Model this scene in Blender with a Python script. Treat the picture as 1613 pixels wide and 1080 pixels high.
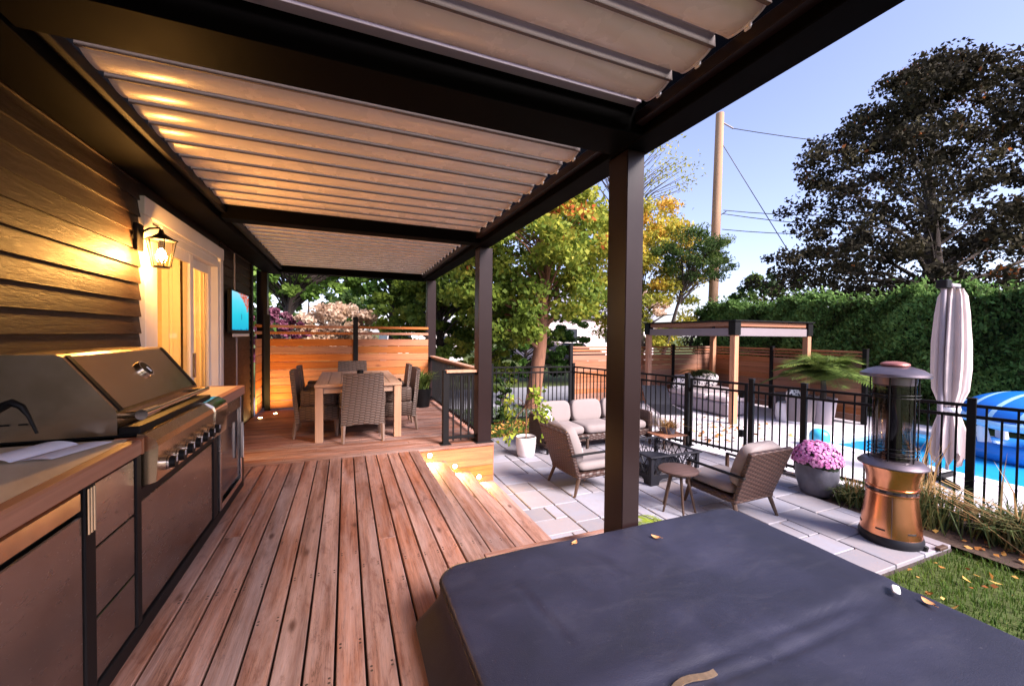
import bpy, math, random
import numpy as np
from mathutils import Matrix, Vector, Euler

for _o in list(bpy.data.objects):
    bpy.data.objects.remove(_o)
sc = bpy.context.scene
COL = sc.collection
rng = np.random.default_rng(7)
random.seed(7)
PI = math.pi
def rad(a): return math.radians(a)

# ------------------------------------------------------------------ camera
cam_d = bpy.data.cameras.new('camera')
cam_d.sensor_fit = 'HORIZONTAL'; cam_d.sensor_width = 36.0; cam_d.lens = 637.16 / 1613 * 36
cam_d.clip_start = 0.05; cam_d.clip_end = 2000
cam = bpy.data.objects.new('camera', cam_d); COL.objects.link(cam)
_y, _p, _r = rad(22.369), rad(1.182), rad(.578)
_F = Vector((math.sin(_y) * math.cos(_p), math.cos(_y) * math.cos(_p), -math.sin(_p)))
_R0 = Vector((math.cos(_y), -math.sin(_y), 0)); _U0 = _R0.cross(_F)
_R = _R0 * math.cos(_r) + _U0 * math.sin(_r); _U = _U0 * math.cos(_r) - _R0 * math.sin(_r)
_m = Matrix((_R, _U, -_F)).transposed().to_4x4(); _m.translation = (0, 0, 1.42)
cam.matrix_world = _m
sc.camera = cam

# ------------------------------------------------------------------ world, sun, exposure
SUN_EL, SUN_ROT = rad(38), rad(150)
w = bpy.data.worlds.new('World'); sc.world = w; w.use_nodes = True
nt = w.node_tree
bg = nt.nodes['Background']; bg.inputs[1].default_value = 0.056
sky = nt.nodes.new('ShaderNodeTexSky'); sky.sky_type = 'NISHITA'; sky.sun_disc = False
sky.sun_elevation = SUN_EL; sky.sun_rotation = SUN_ROT
sky.air_density = 1.0; sky.dust_density = 1.2; sky.ozone_density = 2.0; sky.altitude = 100
hs = nt.nodes.new('ShaderNodeHueSaturation'); hs.inputs['Saturation'].default_value = .85; hs.inputs['Value'].default_value = 1.0
tn = nt.nodes.new('ShaderNodeMixRGB'); tn.blend_type = 'MULTIPLY'; tn.inputs[0].default_value = 1.0; tn.inputs[2].default_value = (1.02,.92,1.10,1)
nt.links.new(sky.outputs[0], hs.inputs['Color']); nt.links.new(hs.outputs[0], tn.inputs[1]); nt.links.new(tn.outputs[0], bg.inputs[0])
sun_d = bpy.data.lights.new('sun', 'SUN'); sun_d.energy = 2.6; sun_d.angle = rad(26); sun_d.color = (1.0, .89, .86)
sun = bpy.data.objects.new('sun', sun_d); COL.objects.link(sun)
_sd = Vector((math.sin(SUN_ROT) * math.cos(SUN_EL), math.cos(SUN_ROT) * math.cos(SUN_EL), math.sin(SUN_EL)))
sun.rotation_euler = _sd.to_track_quat('Z', 'Y').to_euler()
sc.view_settings.view_transform = 'Standard'; sc.view_settings.look = 'None'
sc.view_settings.exposure = 2.5; sc.view_settings.gamma = 1.0
sc.view_settings.use_curve_mapping = False
sc.cycles.max_bounces = 7; sc.cycles.transparent_max_bounces = 10
sc.cycles.use_denoising = True
sc.cycles.sample_clamp_indirect = 6

# ------------------------------------------------------------------ mesh helpers
class MB:
    def __init__(s): s.v = []; s.f = []; s.a = None
    def add(s, vs, fs):
        n = len(s.v); s.v.extend([tuple(map(float, p)) for p in vs]); s.f.extend([tuple(n + i for i in f) for f in fs]); return s
    def box(s, x0, x1, y0, y1, z0, z1):
        return s.add([(x0,y0,z0),(x1,y0,z0),(x1,y1,z0),(x0,y1,z0),(x0,y0,z1),(x1,y0,z1),(x1,y1,z1),(x0,y1,z1)],
              [(0,3,2,1),(4,5,6,7),(0,1,5,4),(1,2,6,5),(2,3,7,6),(3,0,4,7)])
    def cbox(s, x0, x1, y0, y1, z0, z1, b=.004):
        lo = (x0,y0,z0); hi = (x1,y1,z1); idx = {}; vs = []
        for c in [(i,j,k) for i in (0,1) for j in (0,1) for k in (0,1)]:
            for ax in range(3):
                p = []
                for d in range(3):
                    e = hi[d] if c[d] else lo[d]
                    if d != ax: e += -b if c[d] else b
                    p.append(e)
                idx[(c,ax)] = len(vs); vs.append(p)
        fs = []
        for ax in range(3):
            u, w_ = [(1,2),(0,2),(0,1)][ax]
            for sd in (0,1):
                q = []
                for a, c2 in ((0,0),(1,0),(1,1),(0,1)):
                    c = [0,0,0]; c[ax] = sd; c[u] = a; c[w_] = c2; q.append(idx[(tuple(c),ax)])
                flip = (sd == 0) ^ (ax == 1)
                fs.append(tuple(reversed(q)) if flip else tuple(q))
        for ax in range(3):
            u, w_ = [(1,2),(0,2),(0,1)][ax]
            for a in (0,1):
                for c2 in (0,1):
                    c0 = [0,0,0]; c0[u] = a; c0[w_] = c2; c1 = list(c0); c1[ax] = 1
                    c0 = tuple(c0); c1 = tuple(c1)
                    fs.append((idx[(c0,u)], idx[(c1,u)], idx[(c1,w_)], idx[(c0,w_)]))
        for c in [(i,j,k) for i in (0,1) for j in (0,1) for k in (0,1)]:
            fs.append((idx[(c,0)], idx[(c,1)], idx[(c,2)]))
        return s.add(vs, fs)
    def ring(s, p, d, r, n, up=None):
        d = Vector(d).normalized(); up = Vector(up) if up else (Vector((0,0,1)) if abs(d.z) < .95 else Vector((1,0,0)))
        a = d.cross(up).normalized(); b = a.cross(d)
        rr = r if isinstance(r, tuple) else (r, r)
        return [Vector(p) + a * math.cos(2*PI*i/n) * rr[0] + b * math.sin(2*PI*i/n) * rr[1] for i in range(n)]
    def tube(s, pts, r, n=8, cap=True):
        pts = [Vector(p) for p in pts]; k = len(pts); base = len(s.v)
        for i, p in enumerate(pts):
            d = (pts[min(i+1,k-1)] - pts[max(i-1,0)])
            rr = r[i] if isinstance(r, (list,)) else r
            s.v.extend([tuple(q) for q in s.ring(p, d, rr, n)])
        for i in range(k-1):
            for j in range(n):
                a = base+i*n+j; b = base+i*n+(j+1)%n
                s.f.append((a,b,b+n,a+n))
        if cap:
            s.f.append(tuple(base+j for j in reversed(range(n)))); s.f.append(tuple(base+(k-1)*n+j for j in range(n)))
        return s
    def lathe(s, prof, n=32, c=(0,0,0), cap=True):
        base = len(s.v); k = len(prof)
        for r, z in prof:
            for i in range(n):
                t = 2*PI*i/n; s.v.append((c[0]+r*math.cos(t), c[1]+r*math.sin(t), c[2]+z))
        for i in range(k-1):
            for j in range(n):
                a = base+i*n+j; b = base+i*n+(j+1)%n
                s.f.append((a,b,b+n,a+n))
        if cap:
            s.f.append(tuple(base+j for j in reversed(range(n)))); s.f.append(tuple(base+(k-1)*n+j for j in range(n)))
        return s
    def prism(s, poly, ax, a, b):
        """poly in the two other axes (in axis order), extruded along axis ax from a to b"""
        n = len(poly); vs = []
        for t in (a, b):
            for u, v in poly:
                vs.append({0:(t,u,v),1:(u,t,v),2:(u,v,t)}[ax])
        fs = [tuple(range(n)), tuple(reversed(range(n,2*n)))]
        for i in range(n):
            j = (i+1)%n; fs.append((i, n+i, n+j, j))
        return s.add(vs, fs)
    def superell(s, c, h, e=.35, nu=20, nv=12, M_=None):
        def sp(x, p): return math.copysign(abs(x)**p, x)
        vs = []; fs = []
        for i in range(nv+1):
            ph = -PI/2 + PI*i/nv
            for j in range(nu):
                th = 2*PI*j/nu
                p = Vector((h[0]*sp(math.cos(ph),e)*sp(math.cos(th),e), h[1]*sp(math.cos(ph),e)*sp(math.sin(th),e), h[2]*sp(math.sin(ph),.75)))
                if M_ is not None: p = M_ @ p
                vs.append((c[0]+p.x, c[1]+p.y, c[2]+p.z))
        for i in range(nv):
            for j in range(nu):
                a = i*nu+j; b = i*nu+(j+1)%nu
                fs.append((a,b,b+nu,a+nu))
        return s.add(vs, fs)
    def xform(s, M_):
        s.v = [tuple(M_ @ Vector(p)) for p in s.v]; return s
    def mesh(s, name, smooth=False):
        me = bpy.data.meshes.new(name); me.from_pydata(s.v, [], s.f); me.validate(); me.update()
        if smooth: me.polygons.foreach_set('use_smooth', [True]*len(me.polygons))
        return me
    def build(s, name, m, parent=None, smooth=False, world=False, auto=None):
        if world and parent is not None:
            t = parent
            mi = (Matrix.Translation(t.location) @ t.rotation_euler.to_matrix().to_4x4()).inverted()
            s.xform(mi)
        me = s.mesh(name, smooth); 
        if m is not None: me.materials.append(MAT[m] if isinstance(m, str) else m)
        if auto is not None:
            me.polygons.foreach_set('use_smooth', [True]*len(me.polygons)); me.set_sharp_from_angle(angle=rad(auto))
        return link(name, me, parent)

def link(name, me, parent=None, loc=None, rot=None):
    o = bpy.data.objects.new(name, me); COL.objects.link(o)
    if parent is not None: o.parent = parent
    if loc is not None: o.location = loc
    if rot is not None: o.rotation_euler = rot
    return o
def tag(o, label=None, cat=None, group=None, kind=None):
    if label: o['label'] = label
    if cat: o['category'] = cat
    if group: o['group'] = group
    if kind: o['kind'] = kind
    return o
def thing(name, label, cat, loc=(0,0,0), rz=0, group=None):
    o = bpy.data.objects.new(name, None); COL.objects.link(o); o.empty_display_size = .1
    o.location = loc; o.rotation_euler = (0,0,rz); return tag(o, label, cat, group)
def dup(root, loc, rz, label=None, parent=None):
    r = root.copy(); COL.objects.link(r); r.location = loc; r.rotation_euler = (0,0,rz)
    if label: r['label'] = label
    for ch in list(root.children):
        c = ch.copy(); COL.objects.link(c); c.parent = r
        for g in list(ch.children):
            d = g.copy(); COL.objects.link(d); d.parent = c
    return r
def quads(name, P, mat, parent=None, attr=None, smooth=False):
    """P: (N,4,3) quads -> one mesh, attr: (N,) value per quad stored on the points"""
    P = np.asarray(P, np.float32); N = len(P)
    me = bpy.data.meshes.new(name)
    me.vertices.add(N*4); me.vertices.foreach_set('co', P.reshape(-1))
    me.loops.add(N*4); me.loops.foreach_set('vertex_index', np.arange(N*4, dtype=np.int32))
    me.polygons.add(N); me.polygons.foreach_set('loop_start', np.arange(0, N*4, 4, dtype=np.int32))
    if attr is not None:
        a = me.attributes.new('lc', 'FLOAT', 'POINT'); a.data.foreach_set('value', np.repeat(np.asarray(attr, np.float32), 4))
    me.update(calc_edges=True); me.materials.append(MAT[mat])
    return link(name, me, parent)
def leafquads(C_, D, U_, L, Wd, curl=.0):
    """diamond leaves: centre C, direction D, side U"""
    D = D/np.linalg.norm(D,axis=1,keepdims=True)
    U_ = U_ - D*np.sum(D*U_,axis=1,keepdims=True); U_ /= np.linalg.norm(U_,axis=1,keepdims=True)+1e-9
    L = np.broadcast_to(np.asarray(L,float),(len(C_),))[:,None]; Wd = np.broadcast_to(np.asarray(Wd,float),(len(C_),))[:,None]
    Nn = np.cross(D,U_)
    a = C_-D*L*.5; b = C_+U_*Wd*.5+Nn*curl*L; c = C_+D*L*.5; d = C_-U_*Wd*.5+Nn*curl*L
    return np.stack([a,b,c,d],1)

# ------------------------------------------------------------------ materials
MAT = {}
class NT:
    def __init__(s, name):
        m = bpy.data.materials.new(name); m.use_nodes = True; s.m = m; s.t = m.node_tree; s.t.nodes.clear()
        s.out = s.t.nodes.new('ShaderNodeOutputMaterial'); MAT[name] = m
    def n(s, typ, **kw):
        nd = s.t.nodes.new('ShaderNode'+typ)
        for k, v in kw.items():
            if k.startswith('i_'):
                key = k[2:]; key = int(key) if key.isdigit() else key.replace('_',' ')
                s.set(nd.inputs[key], v)
            else: setattr(nd, k, v)
        return nd
    def set(s, inp, v):
        if isinstance(v, bpy.types.NodeSocket): s.t.links.new(v, inp)
        elif isinstance(v, bpy.types.Node): s.t.links.new(v.outputs[0], inp)
        else:
            if hasattr(inp.default_value, '__len__') and len(inp.default_value) == 4 and len(v) == 3: v = (*v, 1)
            inp.default_value = v
    def math(s, op, a, b=None, c=None, clamp=False):
        nd = s.n('Math', operation=op, use_clamp=clamp); s.set(nd.inputs[0], a)
        if b is not None: s.set(nd.inputs[1], b)
        if c is not None: s.set(nd.inputs[2], c)
        return nd.outputs[0]
    def mix(s, f, a, b, blend='MIX'):
        nd = s.n('MixRGB', blend_type=blend); s.set(nd.inputs[0], f); s.set(nd.inputs[1], a); s.set(nd.inputs[2], b); return nd.outputs[0]
    def ramp(s, f, stops):
        nd = s.n('ValToRGB'); cr = nd.color_ramp
        while len(cr.elements) < len(stops): cr.elements.new(.5)
        for e, (p, c) in zip(cr.elements, stops):
            e.position = p; e.color = (*c, 1) if len(c) == 3 else c
        s.set(nd.inputs[0], f); return nd.outputs[0]
    def coords(s, scale=(1,1,1), rand=False, kind='Object'):
        tc = s.n('TexCoord'); v = tc.outputs[kind]
        if rand:
            oi = s.n('ObjectInfo'); sc_ = s.n('VectorMath', operation='SCALE'); s.set(sc_.inputs[0], (37.1,53.7,71.3)); s.set(sc_.inputs[3], oi.outputs['Random'])
            ad = s.n('VectorMath', operation='ADD'); s.set(ad.inputs[0], v); s.set(ad.inputs[1], sc_.outputs[0]); v = ad.outputs[0]
        mp = s.n('Mapping'); s.set(mp.inputs['Vector'], v); mp.inputs['Scale'].default_value = scale
        return mp.outputs[0]
    def noise(s, v, scale, detail=4, rough=.55, dist=0):
        nd = s.n('TexNoise'); s.set(nd.inputs['Vector'], v); nd.inputs['Scale'].default_value = scale; nd.inputs['Detail'].default_value = detail
        nd.inputs['Roughness'].default_value = rough; nd.inputs['Distortion'].default_value = dist; return nd.outputs[0]
    def bsdf(s, col, rough=.6, metal=0, spec=.5, bump=None, bstr=.3, bdist=.01, **kw):
        b = s.n('BsdfPrincipled'); s.set(b.inputs['Base Color'], col); s.set(b.inputs['Roughness'], rough); s.set(b.inputs['Metallic'], metal)
        s.set(b.inputs['Specular IOR Level'], spec)
        for k, v in kw.items(): s.set(b.inputs[k.replace('_',' ')], v)
        if bump is not None:
            bn = s.n('Bump'); bn.inputs['Strength'].default_value = bstr; bn.inputs['Distance'].default_value = bdist
            s.set(bn.inputs['Height'], bump); s.t.links.new(bn.outputs[0], b.inputs['Normal'])
        s.last = b
        s.t.links.new(b.outputs[0], s.out.inputs[0]); return b
def plain(name, col, rough=.6, metal=0, var=.12, scale=9, bstr=.15, bscale=120, spec=.5, stretch=(1,1,1), rand=True, rvar=.08):
    t = NT(name); v = t.coords(stretch, rand)
    f = t.noise(v, scale, 5)
    c = t.ramp(f, [(.25, [x*(1-var) for x in col]), (.75, [min(1,x*(1+var)) for x in col])])
    f2 = t.noise(v, bscale, 3)
    r = t.math('MULTIPLY_ADD', f, rvar*2, rough-rvar)
    t.bsdf(c, r, metal, spec, bump=f2 if bstr else None, bstr=bstr, bdist=.004)
    return t
def wood(name, c0, c1, knot, grey=None, greyamt=.0, rough=.62, ax=1, scale=1., rvar=.22, screws=None, spec=.35, crack=0., kth=.62):
    """boards with the grain along local axis ax; each object its own cut"""
    t = NT(name); st = [14*scale]*3; st[ax] = .55*scale
    v = t.coords(tuple(st), True)
    g = t.noise(v, 2.2, 6, .62, .35)
    st2 = [90*scale]*3; st2[ax] = 1.6*scale
    fine = t.noise(t.coords(tuple(st2), True), 2.0, 3, .7)
    c = t.ramp(g, [(.30, c0), (.52, [(a+b)/2 for a,b in zip(c0,c1)]), (.72, c1)])
    c = t.mix(t.math('MULTIPLY', fine, .60), c, [x*.40 for x in c0])
    if crack:
        st4 = [22*scale]*3; st4[ax] = .9*scale
        ck = t.noise(t.coords(tuple(st4), True), 1.7, 5, .7, 1.2)
        ck = t.ramp(t.math('ABSOLUTE', t.math('SUBTRACT', ck, .5)), [(.004,(1,1,1)),(.018,(0,0,0))])
        c = t.mix(t.math('MULTIPLY', ck, crack), c, [x*.22 for x in c0])
    oi = t.n('ObjectInfo')
    hsv = t.n('HueSaturation'); t.set(hsv.inputs['Color'], c)
    t.set(hsv.inputs['Value'], t.math('MULTIPLY_ADD', oi.outputs['Random'], rvar*2, 1-rvar))
    r2 = t.math('FRACT', t.math('MULTIPLY', oi.outputs['Random'], 17.3))
    t.set(hsv.inputs['Saturation'], t.math('MULTIPLY_ADD', r2, .3, .85)); c = hsv.outputs[0]
    if grey is not None:
        sg = [5.5]*3; sg[ax] = .75
        gm = t.noise(t.coords(tuple(sg), True), 1.5, 6, .68, .3)
        gm = t.ramp(gm, [(.40, (0,0,0)), (.74, (1,1,1))])
        gm = t.math('MULTIPLY', gm, greyamt)
        c = t.mix(gm, c, grey)
    if screws:
        sn = t.noise(t.coords((5,2.2,5), True), 1.8, 6, .75, .7)
        c = t.mix(t.ramp(sn, [(.56,(0,0,0)),(.70,(.75,.75,.75))]), c, (.09,.030,.020))
    st3 = [7*scale]*3; st3[ax] = 2.6*scale
    vo = t.n('TexVoronoi', feature='F1'); t.set(vo.inputs['Vector'], t.coords(tuple(st3), True)); vo.inputs['Scale'].default_value = 1.0
    kn = t.ramp(vo.outputs['Distance'], [(.06, (1,1,1)), (.17, (0,0,0))])
    kmask = t.math('GREATER_THAN', t.n('SeparateColor', i_0=vo.outputs['Color']).outputs[0], kth)
    c = t.mix(t.math('MULTIPLY', t.math('MULTIPLY', kn, kmask), .85), c, knot)
    if screws:
        tc = t.n('TexCoord'); sx = t.n('SeparateXYZ'); t.set(sx.inputs[0], tc.outputs['Object'])
        al = sx.outputs[ax]; ac = sx.outputs[1-ax]
        d1 = t.math('SUBTRACT', t.math('PINGPONG', al, screws[0]/2), .012)
        d2 = t.math('SUBTRACT', t.math('ABSOLUTE', ac), screws[1])
        dd = t.math('SQRT', t.math('ADD', t.math('MULTIPLY', d1, d1), t.math('MULTIPLY', d2, d2)))
        c = t.mix(t.math('LESS_THAN', dd, .0058), c, (.035,.02,.015))
    ht = t.math('ADD', t.math('MULTIPLY', fine, .6), g)
    t.bsdf(c, t.math('MULTIPLY_ADD', g, .2, rough-.1), 0, spec, bump=ht, bstr=.35, bdist=.004)
    return t
def leafmat(name, stops, trans=.35, rough=.55):
    t = NT(name); a = t.n('Attribute', attribute_name='lc')
    c = t.ramp(a.outputs['Fac'], stops)
    d = t.n('BsdfPrincipled'); t.set(d.inputs['Base Color'], c); d.inputs['Roughness'].default_value = rough; d.inputs['Specular IOR Level'].default_value = .12
    tr = t.n('BsdfTranslucent'); t.set(tr.inputs[0], c)
    mx = t.n('MixShader'); mx.inputs[0].default_value = trans
    t.t.links.new(d.outputs[0], mx.inputs[1]); t.t.links.new(tr.outputs[0], mx.inputs[2]); t.t.links.new(mx.outputs[0], t.out.inputs[0])
def weave(name, ca, cb, su, sv, rough=.5, ramp_=(.0,.55)):
    t = NT(name); tc = t.n('TexCoord'); sx = t.n('SeparateXYZ'); t.set(sx.inputs[0], tc.outputs['Object'])
    u = t.math('MULTIPLY', t.math('ADD', sx.outputs[0], sx.outputs[1]), su); v = t.math('MULTIPLY', sx.outputs[2], sv)
    ph = t.math('MULTIPLY', t.math('FLOORED_MODULO', t.math('FLOOR', u), 2.0), .5)
    h = t.math('ABSOLUTE', t.math('SINE', t.math('MULTIPLY', t.math('ADD', v, ph), PI)))
    hu = t.math('ABSOLUTE', t.math('SINE', t.math('MULTIPLY', u, PI)))
    hh = t.math('MULTIPLY', h, t.math('POWER', hu, .35))
    nz = t.noise(t.coords((1,1,1), True), 45, 3)
    c = t.ramp(hh, [(ramp_[0], cb), (ramp_[1], ca)])
    c = t.mix(t.math('MULTIPLY', nz, .5), c, [x*.55 for x in ca])
    t.bsdf(c, rough, 0, .4, bump=hh, bstr=.9, bdist=.006)
def emis(name, col, st):
    t = NT(name); e = t.n('Emission'); t.set(e.inputs[0], col); e.inputs[1].default_value = st; t.t.links.new(e.outputs[0], t.out.inputs[0])
def glass(name, tint=(1,1,1), refl=.06, rough=.02, ior=.4):
    t = NT(name); tr = t.n('BsdfTransparent'); t.set(tr.inputs[0], tint); gl = t.n('BsdfGlossy'); gl.inputs['Roughness'].default_value = rough
    fr = t.n('LayerWeight'); fr.inputs[0].default_value = .5
    mx = t.n('MixShader'); t.set(mx.inputs[0], t.math('MULTIPLY_ADD', t.math('POWER', fr.outputs['Facing'], 5.0), ior, refl, clamp=True))
    t.t.links.new(tr.outputs[0], mx.inputs[1]); t.t.links.new(gl.outputs[0], mx.inputs[2]); t.t.links.new(mx.outputs[0], t.out.inputs[0])

wood('deck_wood', (.155,.052,.030), (.45,.225,.155), (.05,.016,.010), (.42,.31,.29), .62, ax=1, screws=(.82,.042), crack=.6, rvar=.26)
wood('cedar_board', (.38,.125,.05), (.60,.25,.10), (.12,.03,.012), ax=0, scale=.8, rvar=.16, kth=.35, crack=.4)
wood('cedar_post', (.42,.20,.12), (.62,.34,.22), (.20,.08,.05), ax=2, scale=.8, rvar=.1)
wood('cedar_dark', (.30,.115,.06), (.48,.21,.11), (.10,.04,.02), ax=0, scale=.8, rvar=.16)
wood('teak', (.42,.24,.15), (.58,.36,.24), (.26,.14,.09), ax=1, scale=.9, rvar=.08, rough=.55)
wood('teak_x', (.42,.24,.15), (.58,.36,.24), (.26,.14,.09), ax=0, scale=.9, rvar=.08, rough=.55)
wood('teak_z', (.42,.24,.15), (.58,.36,.24), (.26,.14,.09), ax=2, scale=.9, rvar=.08, rough=.55)
wood('leg_wood', (.045,.024,.016), (.10,.055,.036), (.05,.02,.015), ax=2, scale=1.2, rvar=.1)
wood('stool_wood', (.065,.038,.034), (.12,.072,.062), (.05,.03,.02), ax=0, scale=1.2, rvar=.05)
wood('counter_edge', (.34,.13,.075), (.48,.22,.13), (.25,.09,.05), ax=1, scale=.5, rvar=.05, rough=.45)
wood('pole_wood', (.34,.20,.12), (.52,.33,.20), (.2,.1,.06), ax=2, scale=.4, rvar=.05, rough=.8)
plain('black_metal', (.005,.0045,.005), .5, .0, .1, 4, .05, spec=.18)
plain('bronze_metal', (.014,.007,.007), .33, .0, .08, 3, .02, spec=.2)
plain('cushion_pale', (.50,.42,.43), .9, 0, .05, 5, .25, 350)
plain('beam_black', (.0022,.0019,.002), .55, .0, .1, 4, .04, spec=.02)
plain('joist', (.03,.02,.015), .9)
plain('siding', (.050,.030,.020), .55, 0, .25, 6, 0)
t = NT('siding_paint'); v = t.coords((8,1.2,8), True); g = t.noise(v, 5, 6, .7, .6); v2 = t.coords((30,2.5,14), True); g2 = t.noise(v2, 3, 4, .7)
t.bsdf(t.ramp(g, [(.3,(.016,.0065,.003)),(.7,(.030,.0125,.006))]), t.math('MULTIPLY_ADD', g2, .3, .38), 0, .5, bump=t.math('ADD', g, t.math('MULTIPLY', g2, .7)), bstr=.6, bdist=.006)
plain('trim_white', (.72,.66,.62), .5, 0, .05, 5, .03)
plain('louver_white', (.62,.54,.49), .27, 0, .04, 3, .02, spec=.4)
plain('louver_lip', (.13,.105,.10), .6, 0, .05, 3, .02, spec=.2)  # dark grey holds the shade on the louvers' near sides
plain('cap_white', (.80,.80,.84), .4, 0, .03)
t = NT('steel'); v = t.coords((1.5,1.5,60), True); g = t.noise(v, 4, 4); s_ = t.noise(t.coords((2,1.2,2), True), 1.6, 3, .5)
sc_ = t.noise(t.coords((6,6,22), True), 2.2, 6, .75, .8); sm_ = t.ramp(sc_, [(.56,(0,0,0)),(.70,(1,1,1))])
s_ = t.math('ADD', s_, t.math('MULTIPLY', sm_, .5))
t.bsdf(t.mix(t.math('MULTIPLY', sm_, .55), t.ramp(s_, [(.35,(.25,.24,.25)),(.62,(.36,.35,.36))]), (.12,.09,.085)), t.math('MULTIPLY_ADD', s_, .25, .08), 1.0, .5, bump=g, bstr=.06, bdist=.002)
plain('steel_bright', (.75,.73,.72), .14, 1, .05, 8, 0)
t = NT('steel_warm'); v = t.coords((1.5,60,1.5), True); g = t.noise(v, 3, 4); s_ = t.noise(t.coords((3,3,3), True), 2.0, 6, .7)
t.bsdf(t.ramp(s_, [(.3,(.44,.34,.22)),(.7,(.58,.46,.33))]), t.math('MULTIPLY_ADD', s_, .2, .13), 1.0, .5, bump=g, bstr=.04, bdist=.002)
t = NT('stone_top'); v = t.coords((1,1,1)); n1 = t.noise(t.coords((2.2,.7,1)), 3.0, 6, .6, .8)
t.bsdf(t.ramp(n1, [(.3,(.58,.46,.32)),(.55,(.70,.58,.42)),(.75,(.76,.66,.50))]), .35, 0, .45)
t = NT('vinyl'); v = t.coords(); big = t.noise(v, 1.6, 5, .6, .4); fine = t.noise(v, 260, 2); spk = t.noise(v, 70, 2, .8)
c = t.ramp(big, [(.32,(.0038,.0044,.013)),(.50,(.0072,.008,.023)),(.70,(.017,.018,.042))])
c = t.mix(t.ramp(spk, [(.70,(0,0,0)),(.78,(.6,.6,.6))]), c, (.16,.15,.17))
wm = t.noise(t.coords((1,3,1)), 2.6, 6, .72, .5); c = t.mix(t.ramp(wm, [(.50,(0,0,0)),(.78,(.25,.25,.25))]), c, (.06,.058,.075))
c = t.mix(t.math('MULTIPLY', fine, .25), c, (.05,.045,.055))
t.bsdf(c, t.math('MULTIPLY_ADD', big, .22, .40), 0, .5, bump=t.math('ADD', fine, t.math('MULTIPLY', big, 3)), bstr=.25, bdist=.004)
plain('cushion', (.205,.168,.162), .9, 0, .05, 5, .25, 350)
plain('cushion_dark', (.16,.14,.14), .9, 0, .08, 5, .25, 350)
plain('cushion_grey', (.34,.30,.34), .9, 0, .05, 5, .25, 350)
t = NT('pillow_pattern'); v = t.coords((1,1,1), True); vo = t.n('TexVoronoi', feature='F1'); t.set(vo.inputs['Vector'], v); vo.inputs['Scale'].default_value = 14
t.bsdf(t.ramp(vo.outputs['Distance'], [(.36,(.03,.03,.05)),(.42,(.72,.68,.68))]), .9)
weave('wicker_grey', (.125,.082,.064), (.012,.008,.006), 15, 30)
weave('wicker_brown', (.060,.029,.022), (.006,.003,.003), 18, 26)
plain('copper', (.80,.33,.17), .24, 1, .12, 3, .02, rvar=.1)
plain('hammered_bronze', (.16,.13,.145), .38, .85, .15, 6, .1, 60)
plain('iron_blue', (.012,.012,.017), .5, 0, .1, 10, .1, spec=.25)
plain('white_ceramic', (.72,.66,.66), .35, 0, .05, 5, .05)
plain('grey_ceramic', (.085,.085,.11), .45, 0, .35, 8, .3, 40)
plain('resin_grey', (.28,.24,.27), .6, 0, .06)
plain('soil', (.035,.022,.015), .95, 0, .4, 30, .6, 60)
plain('mulch', (.05,.028,.018), .95, 0, .5, 25, .8, 50)
t = NT('paver'); oi = t.n('ObjectInfo'); v = t.coords((1,1,1), True); n1 = t.noise(v, 5, 6, .65); n2 = t.noise(v, 60, 3)
c = t.ramp(oi.outputs['Random'], [(0,(.17,.165,.185)),(.3,(.235,.24,.29)),(.7,(.275,.285,.345)),(.93,(.25,.235,.265)),(1,(.24,.185,.165))])
c = t.mix(t.ramp(n1, [(.35,(.55,.55,.55)),(.7,(0,0,0))]), c, (.24,.20,.20))
t.bsdf(c, .7, 0, .4, bump=t.math('ADD', n2, t.math('MULTIPLY', n1, 2)), bstr=.25, bdist=.006)
plain('sand', (.045,.03,.028), .95, 0, .2, 40)
plain('concrete', (.52,.49,.52), .75, 0, .08, 3, .15, 90)
plain('coping', (.66,.63,.66), .7, 0, .05, 6, .15, 90)
plain('asphalt', (.22,.22,.25), .9, 0, .1, 2, .2, 60)
t = NT('ground_grass'); v = t.coords((1,1,1)); a = t.noise(v, .35, 5, .6); b = t.noise(v, 14, 5, .7)
t.bsdf(t.mix(t.math('MULTIPLY', b, .7), t.ramp(a, [(.35,(.045,.075,.018)),(.65,(.09,.125,.03))]), (.055,.05,.02)), .95, 0, .2, bump=b, bstr=.8, bdist=.03)
plain('bark', (.17,.075,.042), .95, 0, .35, 12, .9, 40, stretch=(1,1,.25))
plain('bark_dark', (.045,.032,.026), .95, 0, .35, 12, .9, 40, stretch=(1,1,.25))
t = NT('pool_water'); v = t.coords((1,1,1)); wv = t.noise(v, 3.5, 3, .5, .6)
t.bsdf((.02,.30,.62), .06, 0, .5, bump=wv, bstr=.12, bdist=.05)
plain('pool_liner', (.10,.42,.70), .6)
plain('canopy_fabric', (.55,.46,.44), .9, 0, .06, 3, .3, 300)
plain('grey_fabric', (.19,.155,.165), .9, 0, .06, 3, .3, 300)
plain('vinyl_blue', (.02,.20,.62), .35, 0, .05)
t = NT('vinyl_striped'); tc = t.n('TexCoord'); sx = t.n('SeparateXYZ'); t.set(sx.inputs[0], tc.outputs['Object'])
u = t.math('FRACT', t.math('MULTIPLY', t.math('ADD', t.math('MULTIPLY', sx.outputs[1], .9), t.math('MULTIPLY', sx.outputs[0], .35)), 3.1))
t.bsdf(t.mix(t.math('LESS_THAN', u, .2), (.012,.16,.60), (.34,.60,.82)), .3)
plain('vinyl_cyan', (.05,.42,.62), .35, 0, .05)
plain('vinyl_lightblue', (.30,.55,.80), .35, 0, .05)
plain('stucco_white', (.72,.66,.66), .9, 0, .05, 2)
plain('stucco_pink', (.66,.53,.54), .9, 0, .05, 2)
plain('roof_grey', (.20,.20,.24), .9, 0, .1, 5)
plain('window_dark', (.02,.025,.035), .1, 0, .1, 3, 0)
plain('car_paint', (.012,.012,.02), .2, .3, .05, 3, 0)
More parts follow.
